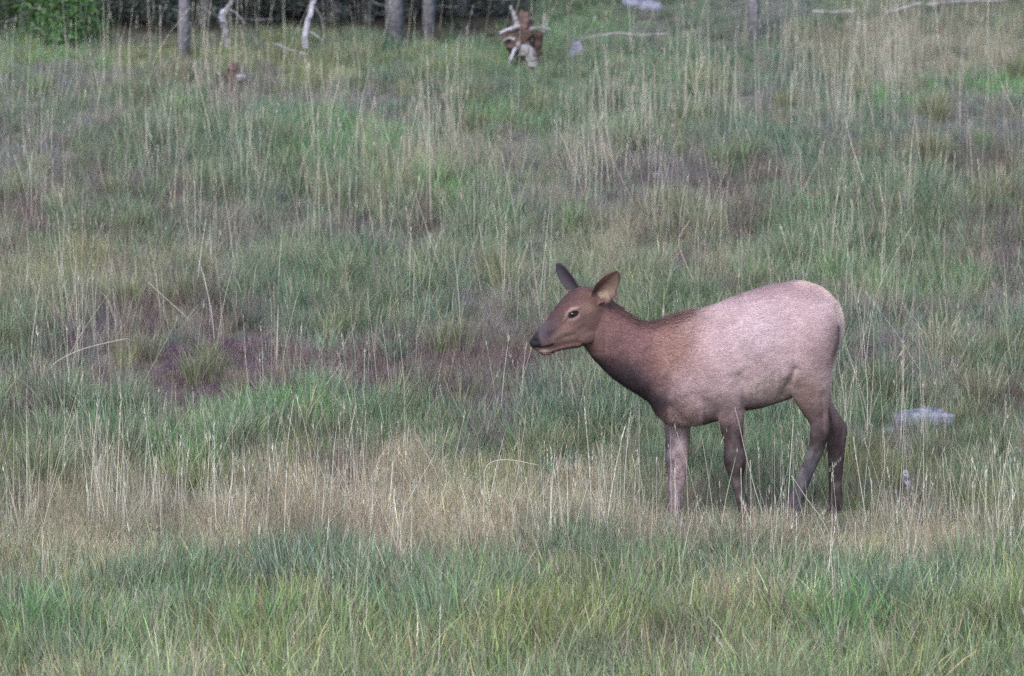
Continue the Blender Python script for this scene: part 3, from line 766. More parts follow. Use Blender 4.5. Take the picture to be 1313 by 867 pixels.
def tuft_mesh(name, kind, seed):
    r = np.random.default_rng(seed)
    Vs, Fs, hu, dr, off = [], [], [], [], 0
    def add(V, F, m, h, d):
        nonlocal off
        Vs.append(V); Fs.append(F + off); off += len(V)
        hu.append(np.repeat(h, m, 0)); dr.append(np.repeat(d, m))
    def hue(n, s=.72):
        b = np.exp((r.random((n, 1)) - .5) * 2 * s); c = 1 + (r.random((n, 3)) - .5) * .22
        return b * c
    if kind == 'blade':     # fine green tuft
        n = 74; rad = .11 * np.sqrt(r.random(n)); a = r.random(n) * 2 * np.pi
        p = np.stack([rad * np.cos(a), rad * np.sin(a), np.full(n, -.01)], 1)
        V, F, m, _ = ribbons(p, a + r.normal(0, .9, n), r.random(n) * .25, .15 + r.random(n) * .85, .07 + .14 * r.random(n), .0026 + .0024 * r.random(n), 3, r=r)
        add(V, F, m, hue(n), (r.random(n) < .16) * (.4 + .6 * r.random(n)))
    if kind == 'long':      # longer leaning blades
        n = 46; rad = .07 * np.sqrt(r.random(n)); a = r.random(n) * 2 * np.pi
        p = np.stack([rad * np.cos(a), rad * np.sin(a), np.full(n, -.01)], 1)
        V, F, m, _ = ribbons(p, a + r.normal(0, .7, n), r.random(n) * .22, .15 + r.random(n) * 1.0, .16 + .22 * r.random(n), .0036 + .0030 * r.random(n), 4, r=r)
        add(V, F, m, hue(n), (r.random(n) < .32) * (.4 + .6 * r.random(n)))
    if kind == 'broad':     # loose clump of wide leaves
        n = 26; rad = .06 * np.sqrt(r.random(n)); a = r.random(n) * 2 * np.pi
        p = np.stack([rad * np.cos(a), rad * np.sin(a), np.full(n, -.01)], 1)
        V, F, m, _ = ribbons(p, a + r.normal(0, .6, n), r.random(n) * .2, .12 + r.random(n) * .9, .18 + .20 * r.random(n), .005 + .004 * r.random(n), 5, r=r, kink=.12)
        h = hue(n, .3); h[:, 0] *= 1.1; add(V, F, m, h, (r.random(n) < .28) * (.3 + .6 * r.random(n)))
    if kind == 'dry':       # dry tuft with fine flowering stems
        n = 44; rad = .09 * np.sqrt(r.random(n)); a = r.random(n) * 2 * np.pi
        p = np.stack([rad * np.cos(a), rad * np.sin(a), np.full(n, -.01)], 1)
        V, F, m, pos = ribbons(p, a + r.normal(0, 1, n), r.random(n) * .15, .05 + r.random(n) * .7, .13 + .20 * r.random(n), .0022 + .0018 * r.random(n), 4, r=r)
        h = hue(n, .3); add(V, F, m, h, (r.random(n) < .45) * (.3 + .6 * r.random(n)))
        q = 5; tip = np.repeat(pos[-1], q, 0) - np.stack([np.zeros(n * q), np.zeros(n * q), r.random(n * q) * .09], 1)
        k = n * q
        V, F, m, _ = ribbons(tip, r.random(k) * 2 * np.pi, .2 + r.random(k) * .9, .4 + r.random(k) * 1., .012 + .025 * r.random(k), .0012 + .001 * r.random(k), 1, r=r)
        add(V, F, m, np.repeat(h, q, 0) * 1.1 * hue(k, .2), (r.random(k) < .3) * .7)
        n = 30; a = r.random(n) * 2 * np.pi; rad = .1 * np.sqrt(r.random(n)); p = np.stack([rad * np.cos(a), rad * np.sin(a), np.full(n, -.01)], 1)
        V, F, m, _ = ribbons(p, a, r.random(n) * .5, .4 + r.random(n) * 1.2, .05 + .09 * r.random(n), .002 + .0015 * r.random(n), 2, r=r)
        add(V, F, m, hue(n) * np.array([.62, .78, .6]), np.zeros(n))
    if kind == 'mat':       # low twiggy ground plants
        n = 110; rad = .12 * np.sqrt(r.random(n)); a = r.random(n) * 2 * np.pi
        p = np.stack([rad * np.cos(a), rad * np.sin(a), r.random(n) * .07], 1)
        V, F, m, pos = ribbons(p, r.random(n) * 2 * np.pi, r.random(n) * 1.2, .3 + r.random(n) * 1.6, .03 + .06 * r.random(n), .0026 + .0024 * r.random(n), 2, r=r, kink=.9)
        add(V, F, m, hue(n, .5), (r.random(n) < .12) * .8)
        k = 120; c = np.stack([r.normal(0, .055, k), r.normal(0, .055, k), .01 + r.random(k) * .10], 1)
        V, F, m, _ = ribbons(c, r.random(k) * 2 * np.pi, .6 + r.random(k) * .9, .9 + r.random(k) * .9, .008 + .012 * r.random(k), .004 + .004 * r.random(k), 2, r=r)
        add(V, F, m, hue(k, .45), np.zeros(k))
    V = np.vstack(Vs); F = np.vstack(Fs)
    hu_ = np.vstack(hu); z = np.clip(V[:, 2:3] / .12, 0, 1)
    return np_mesh(name, V, F, smooth=False, attrs={'hue': ('FLOAT_COLOR', hu_), 'dry': ('FLOAT', np.concatenate(dr))})
m_grass = mat_grass('grass_blades')
def source_collection(kind, count=4):
    c = bpy.data.collections.new(kind + '_tufts')
    for k in range(count):
        me_ = tuft_mesh('tuft', kind, 100 + k + 17 * len(kind)); me_.materials.append(m_grass)
        c.objects.link(bpy.data.objects.new('%s_tuft_%d' % (kind, k), me_))
    return c
def scatter(name, kind, pts, tint, scale, label=None, cat=None):
    c = source_collection(kind); n = len(pts)
    rot = np.stack([rng.normal(0, .06, n), rng.normal(0, .06, n), rng.random(n) * 2 * np.pi], 1)
    me_ = np_mesh(name, pts, np.zeros((0, 3), int), attrs={'tint': ('FLOAT_COLOR', tint), 'rot': ('FLOAT_VECTOR', rot), 'scl': ('FLOAT', scale), 'idx': ('INT', rng.integers(0, 4, n))})
    o = obj(name, me_)
    tag(o, label, cat, kind='stuff')
    ng = bpy.data.node_groups.new(name + '_nodes', 'GeometryNodeTree')
    ng.interface.new_socket('Geometry', in_out='INPUT', socket_type='NodeSocketGeometry')
    ng.interface.new_socket('Geometry', in_out='OUTPUT', socket_type='NodeSocketGeometry')
    N_ = ng.nodes; L_ = ng.links
    gi = N_.new('NodeGroupInput'); go = N_.new('NodeGroupOutput')
    ci = N_.new('GeometryNodeCollectionInfo'); ci.inputs['Collection'].default_value = c; ci.inputs['Separate Children'].default_value = True; ci.inputs['Reset Children'].default_value = True
    ip = N_.new('GeometryNodeInstanceOnPoints'); ip.inputs['Pick Instance'].default_value = True
    def na(t, nm):
        a = N_.new('GeometryNodeInputNamedAttribute'); a.data_type = t; a.inputs['Name'].default_value = nm; return a.outputs[0]
    L_.new(gi.outputs[0], ip.inputs['Points']); L_.new(ci.outputs[0], ip.inputs['Instance'])
    L_.new(na('INT', 'idx'), ip.inputs['Instance Index']); L_.new(na('FLOAT_VECTOR', 'rot'), ip.inputs['Rotation']); L_.new(na('FLOAT', 'scl'), ip.inputs['Scale'])
    L_.new(ip.outputs[0], go.inputs[0])
    o.modifiers.new('scatter', 'NODES').node_group = ng
    return o
def field_points():
    out = []
    for (x0, x1, y0, y1, dens) in ((-4.8, 3.6, -5.5, 17.0, 235), (-7, -4.8, -5.5, 17, 80), (3.6, 6.5, -5.5, 17, 80), (-9, 8, 17, 24, 30), (-9, 8, -11, -5.5, 40),
                                  (-14, -7, -6.5, 20, 30), (6.5, 14, -6.5, 20, 30)):
        n = int((x1 - x0) * (y1 - y0) * dens)
        out.append(np.stack([x0 + (x1 - x0) * rng.random(n), y0 + (y1 - y0) * rng.random(n)], 1))
    return np.vstack(out)
XY = field_points()
kw = kind_weights(XY[:, 0], XY[:, 1]); kw = kw ** 1.25; kw /= kw.sum(0)
cum = np.cumsum(kw, 0); kk = (rng.random(len(XY))[None] > cum).sum(0).clip(0, len(KINDS) - 1)
Z = ground_z(XY[:, 0], XY[:, 1])
tn = np.array([TINT[k] for k in KINDS])
avg = kw.T @ tn
tint = tn[kk] * .6 + avg * .4
bn = fbm(XY[:, 0] * 1.6, XY[:, 1] * 1.0, 51)[:, None]
tint = tint * (.72 + .56 * bn) * np.exp(rng.normal(0, .14, (len(XY), 1))) * (1 + rng.normal(0, .05, (len(XY), 3)))
fg = np.interp(XY[:, 1], [-2.6, -1.5, -.5, 6, 12], [1, .5, 0, 0, -1])[:, None]
tint = tint * np.where(fg > 0, 1 + fg * np.array([.34, .36, .10]), 1 + fg * np.array([.10, .06, .0]))
# which plant shape grows on each point
u = rng.random(len(XY))
shape = np.zeros(len(XY), int)          # 0 blade 1 long 2 dry 3 mat
tab = {'green': (.62, .22, .08), 'bright': (.62, .34, .02), 'teal': (.50, .38, .06), 'olive': (.40, .25, .30), 'purple': (.05, .03, .10), 'tan': (.10, .10, .78), 'greybrown': (.25, .08, .30), 'brown': (.12, .05, .35), 'litter': (0, 0, .0)}
for k, nm in enumerate(KINDS):
    a, b, c = tab[nm]; m_ = kk == k
    shape[m_] = np.select([u[m_] < a, u[m_] < a + b, u[m_] < a + b + c], [0, 1, 2], 3)
scl = .75 + .5 * rng.random(len(XY)); scl *= .8 + .4 * fbm(XY[:, 0] * 1.2, XY[:, 1] * 1.2, 61)
# shorter where the ground cover is low, at the shaded edge, and trampled round the hooves
hk = np.array([.72, .80, .80, .70, .50, .80, .48, .50, .4])
scl *= .35 * hk[kk] + .65 * (kw.T @ hk)
scl *= np.interp(XY[:, 1], [-4, -1.6, -.6, 1.5], [1.6, 1.35, 1.0, .9])
scl *= 1 - .45 * np.clip((XY[:, 1] - 9) / 3, 0, 1)
scl *= 1 - .42 * np.exp(-(((XY[:, 0] - .3) / .75) ** 2 + ((XY[:, 1] - .25) / .5) ** 2) ** 2)
PT = np.column_stack([XY, Z])
lg = (rng.random(len(XY)) < np.interp(XY[:, 1], [-2.5, -.9, .2], [.5, .4, 0])) & (shape == 0)
shape[lg] = 1
br = rng.random(len(XY)) < .10 * np.interp(XY[:, 1], [-5, -1.5, 0, 2, 12], [2.4, 2.0, .8, .45, .3]) * (kw.T @ np.array([1.2, 1.6, .8, 1.5, .1, .6, .2, .2, 0]))
shape[br] = 4
scl *= 1 - .45 * np.exp(-((XY[:, 0] - 1.26) / .30) ** 2 - ((XY[:, 1] - 1.75) / .55) ** 2)
tus = []
for (a, b, k_, sz) in ((1075, 862, 'bright', 1.3), (1010, 850, 'olive', 1.2), (1150, 835, 'teal', 1.3), (1210, 850, 'olive', 1.2), (890, 855, 'olive', 1.2), (800, 830, 'green', 1.1), (700, 862, 'olive', 1.2), (560, 850, 'green', 1.2),
                      (430, 850, 'olive', 1.1), (335, 875, 'bright', 1.3), (240, 840, 'green', 1.2), (120, 860, 'olive', 1.2), (40, 860, 'bright', 1.2), (60, 640, 'olive', 1.0), (150, 610, 'green', 1.0), (1290, 850, 'olive', 1.3), (480, 800, 'tan', 1.1),
                      (960, 830, 'tan', 1.1), (1100, 790, 'green', 1.2), (1250, 780, 'green', 1.1), (370, 790, 'teal', 1.1), (620, 800, 'green', 1.1), (170, 790, 'teal', 1.1), (300, 590, 'green', .9), (380, 580, 'green', .9),
                      (1130, 520, 'green', .9), (850, 400, 'green', .8), (490, 225, 'bright', .8), (240, 185, 'green', .8), (110, 310, 'green', .8), (1010, 350, 'green', .8), (1180, 350, 'green', .8), (650, 175, 'bright', .7), (575, 280, 'bright', .7)):
    g_ = G(a, b); tus.append((g_[0], g_[1], KINDS.index(k_), sz))
for _ in range(230):
    x_, y_ = -5 + 9 * rng.random(), -5 + 17 * rng.random()
    tus.append((x_, y_, int(rng.choice([0, 1, 2, 3, 3, 5])), .5 + .35 * rng.random() + .35 * max(0, -y_) / 4))
tx, ty, tk, ts = [], [], [], []
for (x_, y_, k_, sz) in tus:
    m0 = int(8 * sz) + 2; fr = .75 if y_ < -.8 else .35; base_ = np.array([.21, .25, .165]); tc = (tn[k_] * fr + base_ * (1 - fr)) * np.exp(rng.normal(0, .12)) * (1.08 if y_ < -.8 else 1.0)
    tx += list(rng.normal(x_, .055 * sz, m0)); ty += list(rng.normal(y_, .055 * sz, m0)); tk += [tc * np.exp(rng.normal(0, .12)) for _ in range(m0)]; ts += [sz * (.75 + .4 * rng.random()) for _ in range(m0)]
tx, ty = np.array(tx), np.array(ty)
XY2 = np.stack([tx, ty], 1); PT2 = np.column_stack([XY2, ground_z(tx, ty)])
near_elk = np.exp(-(((tx - .3) / .8) ** 2 + ((ty + .1) / .6) ** 2)); ok = near_elk < .5
PT = np.vstack([PT, PT2[ok]]); tint = np.vstack([tint, np.array(tk)[ok]]); scl = np.concatenate([scl, np.array(ts)[ok]])
shape = np.concatenate([shape, np.where(rng.random(ok.sum()) < .5, 4, 1)]); XY = np.vstack([XY, XY2[ok]]); kk = np.concatenate([kk, np.zeros(ok.sum(), int)])
drop = (kk == 8) & (rng.random(len(XY)) < .75)
for s_, (nm, kind, label, cat) in zip((0, 1, 4, 2, 3), (
        ('short_grass', 'blade', 'short fine green grass covering the whole meadow', 'grass'),
        ('leafy_grass', 'long', 'longer arching green blades in clumps over the meadow', 'grass'),
        ('broad_leaved_grass', 'broad', 'loose clumps of wide yellow green leaves, mostly in the foreground', 'grass'),
        ('dry_grass', 'dry', 'fine dry tan flowering grass, thickest in a band round the hooves', 'dry grass'),
        ('ground_cover', 'mat', 'low twiggy purple brown ground cover between the grass', 'ground cover'))):
    m_ = (shape == s_) & ~drop
    scatter(nm, kind, PT[m_], tint[m_], scl[m_], label, cat)

# tall pale stalks with seed heads
def stalks(base, H, az, lean, bend, wid, colr, seed=0, head=True):
    r = np.random.default_rng(seed); n = len(base)
    V, F, m, pos = ribbons(base, az, lean, lean + bend, H, wid, 7, face=r.normal(0, .5, n), r=r, kink=.05)
    cs = [np.repeat(colr, m, 0)]; Vs = [V]; Fs = [F]; off = len(V)
    if head:
        q = 10; hasH = np.repeat(r.random(n) < .6, q)
        tt = np.repeat(r.random((n, q)) * 1.0, 1).reshape(n, q)
        a = pos[-2][:, None] * (1 - tt[..., None]) + pos[-1][:, None] * tt[..., None]
        a = a.reshape(-1, 3)[hasH]; k = len(a)
        V, F, m, _ = ribbons(a, r.random(k) * 2 * np.pi, r.random(k) * .4, r.random(k) * .6, .014 + .02 * r.random(k), .0022 + .0015 * r.random(k), 1, r=r)
        Vs.append(V); Fs.append(F + off); cs.append(np.repeat(np.repeat(colr, q, 0)[hasH] * 1.0, m, 0))
    return np.vstack(Vs), np.vstack(Fs), np.vstack(cs)
m_stalk = mat_attr('dry_stalk', 'colour', rough=.7, spec=.2)
n = 70000
X_ = np.stack([-7 + 13 * rng.random(n), -6 + 23 * rng.random(n)], 1)
kw2 = kind_weights(X_[:, 0], X_[:, 1]); kw2 /= kw2.sum(0)
spx, spy = proj(np.column_stack([X_, ground_z(X_[:, 0], X_[:, 1])]))
bunch = np.clip(noise(X_[:, 0] * 5, X_[:, 1] * 2.5, 73) * 3.4 - 1.6, .03, 1.6)
area = .13 + 0 * spx
for (cx, cy, rx, ry, k_) in ((60, 170, 70, 50, .35), (180, 210, 45, 45, .5), (330, 170, 80, 80, .75), (410, 250, 60, 60, .5), (250, 330, 60, 50, .45), (60, 290, 60, 60, .35), (540, 200, 60, 60, .6),
                            (540, 330, 60, 50, .4), (770, 220, 80, 60, .7), (850, 330, 60, 40, .6), (880, 150, 60, 60, .5), (1060, 130, 60, 50, .6), (1150, 110, 60, 50, 1.0), (1240, 90, 50, 40, .8),
                            (1080, 340, 60, 60, .7), (1210, 290, 80, 70, .4), (110, 480, 60, 40, .3), (1100, 560, 40, 60, .4), (560, 700, 120, 40, 1.0), (110, 720, 90, 50, .9), (300, 700, 90, 50, .6), (820, 700, 80, 40, .7),
                            (1000, 720, 100, 40, .6), (1200, 730, 100, 60, .7), (450, 660, 60, 60, .7), (1040, 850, 60, 30, .5), (760, 840, 90, 30, .3), (690, 720, 80, 40, .8), (930, 740, 80, 30, .8), (1050, 715, 80, 25, .7), (1270, 720, 60, 50, .8), (200, 720, 80, 50, .8), (400, 720, 60, 50, .8), (60, 640, 40, 40, .4), (170, 110, 60, 20, .4), (450, 110, 40, 30, .3)):
    area = area + k_ * np.exp(-((spx - cx) / rx) ** 2 - ((spy - cy) / ry) ** 2)
area = np.where(spx < 13, area + .15, area)
dens = area * bunch * (.35 + .65 * (kw2.T @ np.array([.6, .3, .5, .7, .4, 1.2, .9, .9, .1])))
dens *= 1 - .6 * np.exp(-(((X_[:, 0] - .3) / .75) ** 2 + ((X_[:, 1] - .2) / .4) ** 2))
dens *= np.interp(spy, [60, 330, 480], [.72, .80, 1.0])
keep = rng.random(n) < dens * 1.45
X_ = X_[keep]; n = len(X_)
Hh = (.22 + .40 * rng.random(n) ** 1.1) * (.8 + .4 * noise(X_[:, 0], X_[:, 1], 74)); Hh *= np.interp(X_[:, 1], [-3, -.4, 1.0, 5, 12], [1.25, 1.15, 1.0, 1.1, 1.1])
palec = np.array([[.52, .48, .41], [.60, .57, .51], [.46, .45, .35], [.50, .42, .38], [.42, .46, .38]])[rng.integers(0, 5, n)] * np.interp(X_[:, 1], [0, 3], [1.0, .85])[:, None] * np.exp(rng.normal(0, .18, (n, 1)))
B_ = np.column_stack([X_, ground_z(X_[:, 0], X_[:, 1]) - .01])
lo = np.abs(rng.normal(0, .10, n)) + (rng.random(n) < .12) * rng.random(n) * .55; V, F, Cc = stalks(B_, Hh, rng.random(n) * 2 * np.pi, lo, rng.normal(.12, .16, n), .0013 + .0020 * rng.random(n) ** 2, palec, 5)
st = obj('tall_stalks', np_mesh('tall_stalks', V, F, smooth=False, attrs={'colour': ('FLOAT_COLOR', Cc)}), m_stalk)
tag(st, 'tall pale dry stalks standing singly and in bunches all over the meadow', 'grass stalks', kind='stuff')

# ------------------------------------------------------------------ single stalks that stand out
def stalk_thing(pts, wpx, label, yoff=0.0, colr=(.48, .45, .37), y=None):
    """pts: photo pixels from the foot to the tip; the whole stalk stands at the depth of its foot"""
    g = G(*pts[0]); yy = g[1] if y is None else y
    Pn = np.array([W(a, b, yy + yoff * k / len(pts)) for k, (a, b) in enumerate(pts)])
    Pn[0] = Pn[0] - [0, 0, .02]
    kn = np.arange(len(Pn)); q = np.linspace(0, len(Pn) - 1, (len(Pn) - 1) * 4 + 1)
    path = cubic(kn, Pn, q); sc = FPX / (yy + 35)
    V, F = tube(path, np.linspace(wpx / 3.2 / sc, wpx / 5.5 / sc, len(path)), n=5)
    m = np_mesh('grass_stalk', V, F, attrs={'colour': ('FLOAT_COLOR', np.tile(colr, (len(V), 1)))})
    tag(obj('grass_stalk', m, m_stalk), label, 'grass stalk', group='single stalks that stand out in the meadow')
stalk_thing([(621, 722), (620, 680), (621, 630), (622, 603), (632, 592), (655, 590), (692, 597)], 2.6, 'pale dry stalk whose top is bent over flat to the right')
stalk_thing([(700, 725), (688, 680), (680, 640), (674, 612)], 2.4, 'tall dry stalk leaning left, just right of the bent over one')
stalk_thing([(986, 745), (1010, 735), (1050, 738), (1084, 742)], 2.2, 'pale straw lying almost level in the grass below the elk hind hooves')
stalk_thing([(52, 486), (70, 466), (100, 450), (135, 440), (164, 434)], 2.2, 'long stalk arching over to the right at the left edge of the meadow')
stalk_thing([(262, 434), (240, 408), (215, 385), (190, 362)], 2.0, 'straight thin stalk leaning far left above the purple ground cover')
stalk_thing([(954, 742), (953, 690), (951, 640), (950, 600)], 2.4, 'upright pale stalk standing in front of the elk near forehoof', y=-.55)
stalk_thing([(962, 744), (962, 690), (963, 640), (962, 590)], 2.0, 'upright pale stalk just right of the near foreleg', y=-.55)
stalk_thing([(1000, 716), (975, 650), (958, 590), (948, 545), (942, 522)], 1.8, 'long thin stalk slanting up across the near foreleg of the elk', y=-.4)
stalk_thing([(1078, 716), (1056, 670), (1035, 640), (1015, 610)], 2.2, 'stalk leaning left across the shank of the near hind leg', y=-.4)
stalk_thing([(1122, 706), (1110, 660), (1100, 600), (1094, 560)], 2.4, 'tall pale stalk rising right of both hind legs of the elk')
stalk_thing([(866, 716), (868, 680), (866, 640), (865, 600)], 2.4, 'upright stalk in front of the pale far foreleg', y=-.3)
stalk_thing([(905, 390), (885, 350), (870, 310), (885, 282)], 1.8, 'bent stalk rising behind the elk shoulder')
stalk_thing([(1190, 372), (1230, 366), (1270, 362), (1308, 357)], 2.0, 'long pale straw lying nearly level right of the elk rump')

# ------------------------------------------------------------------ rocks
m_rock = mat_simple('lichened_rock', (.09, .095, .125), .9, .2, 15, (.30, .31, .41), 1.0, 12)
def rock(px_, py_, wpx, hpx, label, seed, depth=.7, top=None):
    g = G(px_, py_); sc = FPX / (g[1] + 35.2)
    bm_n = 26
    V, F = blob(np.zeros(3), (1, 1, 1)); 
    u = np.linspace(0, np.pi, 22); v = np.linspace(0, 2 * np.pi, 34, endpoint=False)
    D = np.array([[np.sin(a) * np.cos(b), np.sin(a) * np.sin(b), np.cos(a)] for a in u[1:-1] for b in v] + [[0, 0, 1], [0, 0, -1]])
    n = 34; m = 20; F = []
    for a in range(m - 1):
        for b in range(n):
            p = a * n + b; q = a * n + (b + 1) % n; F += [(p, p + n, q + n), (p, q + n, q)]
    for b in range(n): F += [(len(D) - 2, b, (b + 1) % n), (len(D) - 1, (m - 1) * n + (b + 1) % n, (m - 1) * n + b)]
    r = np.random.default_rng(seed)
    R = np.ones(len(D))
    for k in range(16):     # chipped facets
        d = unit(r.normal(0, 1, 3)); h = .62 + .3 * r.random()
        dp = D @ d; R = np.where(dp > .05, np.minimum(R, h / np.maximum(dp, .05)), R)
    R = R * (1 + .16 * (fbm(D[:, 0] * 3 + D[:, 1] * 2 + seed, D[:, 2] * 3 + D[:, 1], seed) - .5) + .06 * (fbm(D[:, 0] * 11 + D[:, 1] * 7, D[:, 2] * 11 - D[:, 1] * 5, seed + 1) - .5))
    V = D * R[:, None] * np.array([wpx / sc * .58, wpx / sc * .58 * depth, hpx / sc * .75])
    o = obj('rock', np_mesh('rock', V, np.array(F)), m_rock)
    o.location = (g[0], g[1] + .05, g[2] + hpx / sc * .12); o.rotation_euler = (0, .1 * r.normal(), r.normal() * .4)
    tag(o, label, 'rock', group='rocks lying in the meadow')
rock(1180, 550, 90, 33, 'large pale grey lichened rock half sunk in grass right of the elk', 3)
rock(1138, 556, 26, 13, 'small grey stone just left of the large rock', 4)
rock(1000, 536, 34, 26, 'grey stone seen under the elk belly between its legs', 5)
rock(562, 446, 28, 16, 'small weathered stone in bare brown patch left of the elk muzzle', 6)
rock(739, 74, 25, 26, 'pale bluish rock beside the broken rotten stump', 7)
rock(824, 16, 52, 26, 'wide bluish rock at the top edge of the meadow', 8)

# ------------------------------------------------------------------ dead wood
m_pale = mat_simple('bleached_wood', (.22, .21, .26), .85, .2, 22, (.56, .54, .62), .5)
m_rot = mat_simple('rotten_wood', (.050, .036, .035), .9, .1, 26, (.17, .115, .10), .8)
m_greywood = mat_simple('grey_dead_wood', (.17, .16, .165), .9, .15, 22, (.36, .345, .36), .7)
def px_path(pts, y=None, lift=0):
    g = G(*pts[0]); yy = g[1] if y is None else y
    return np.array([W(a, b, yy + (c[0] if c else 0)) for a, b, *c in pts]), FPX / (yy + 35.2)
def wood(name, pts, w0, w1, mat, parent=None, y=None, seed=0, n=9):
    pa, sc = px_path(pts, y); k = np.arange(len(pa)); q = np.linspace(0, len(pa) - 1, (len(pa) - 1) * 5 + 1)
    path = cubic(k, pa, q) if len(pa) > 2 else pa[0] + (pa[-1] - pa[0]) * (q / (len(pa) - 1))[:, None]
    path = path + np.random.default_rng(seed).normal(0, .08 * w0 / sc, path.shape)
    V, F = tube(path, np.linspace(w0 / 2 / sc, w1 / 2 / sc, len(path)), n=n, rough=.25, seed=seed)
    if parent: V = V - np.array(parent.location)
    return obj(name, np_mesh(name, V, F, smooth=False), mat, parent)
g = G(668, 84); st = empty('rotten_stump', tuple(g))
tag(st, 'broken rusty brown rotten stump with bleached splinters and roots', 'tree stump')
y0 = g[1]
wood('trunk', [(672, 88), (671, 66), (669, 40), (673, 18)], 36, 18, m_rot, st, y0, 1, 11)
wood('trunk', [(664, 62), (656, 46), (656, 38)], 26, 14, m_rot, st, y0 - .05, 12, 9)
wood('trunk', [(684, 86), (688, 66), (691, 42)], 20, 12, m_rot, st, y0 + .04, 16, 9)
wood('splinter', [(665, 36), (660, 22), (655, 8)], 8, 3, m_greywood, st, y0 - .06, 2)
wood('splinter', [(697, 42), (697, 30), (698, 18)], 4, 3, m_greywood, st, y0 - .02, 3)
wood('root', [(664, 34), (652, 38), (641, 42)], 5, 3, m_pale, st, y0 - .10, 4)
wood('root', [(680, 38), (692, 35), (706, 38)], 5, 2.5, m_greywood, st, y0 - .08, 5)
wood('root', [(665, 56), (658, 68), (653, 84)], 6, 4, m_pale, st, y0 - .12, 6)
wood('root', [(660, 50), (652, 49), (645, 52)], 4, 2, m_greywood, st, y0 - .11, 7)
wood('root', [(672, 62), (680, 72), (684, 86)], 16, 12, m_greywood, st, y0 - .08, 8)
g = G(302, 106); st = empty('rotten_stump', tuple(g)); tag(st, 'small crumbled reddish stump with one pale chip near the left tree line', 'tree stump')
wood('trunk', [(301, 112), (300, 100), (297, 84)], 20, 13, m_rot, st, g[1], 13, 10)
wood('splinter', [(304, 99), (309, 97.5), (315, 98)], 4, 3, m_pale, st, g[1] - .09, 14, 6)
wood('splinter', [(308, 104), (311, 94), (310, 86)], 6, 3, m_greywood, st, g[1] - .02, 15, 6)
def single(name, pts, w0, w1, mat, label, cat, group=None, seed=0, y=None):
    if cat == 'fallen branch': y = G(*pts[0])[1] - .5
    tag(wood(name, pts, w0, w1, mat if cat != 'fallen branch' else m_greywood, None, y, seed), label, cat, group)
FB = 'fallen branches in the upper meadow'
single('fallen_branch', [(748, 49), (790, 43), (820, 45), (858, 43)], 3, 2, m_greywood, 'thin grey fallen log lying level right of the rotten stump', 'fallen branch', FB, 21)
single('fallen_branch', [(1042, 14), (1065, 16), (1096, 14)], 4, 3, m_pale, 'short pale branch lying level at the top edge, leftmost of the right hand branches', 'fallen branch', FB, 22)
single('fallen_branch', [(1134, 17), (1155, 12), (1182, 5)], 6, 3, m_pale, 'pale branch rising to the right between two lying branches at the top edge', 'fallen branch', FB, 23)
single('fallen_branch', [(1188, 6), (1235, 2), (1290, 0)], 5, 3, m_pale, 'long pale branch at the top right edge of the meadow', 'fallen branch', FB, 24)
single('fallen_branch', [(352, 56), (372, 64), (396, 70)], 3.2, 2, m_pale, 'thin pale stick lying at the foot of the white dead sapling', 'fallen branch', FB, 25)
single('wooden_stake', [(1166, 634), (1163, 618), (1161, 604)], 10, 7, m_pale, 'short broken stub of pale weathered wood in the grass right of the elk', 'wood stub', None, 26)

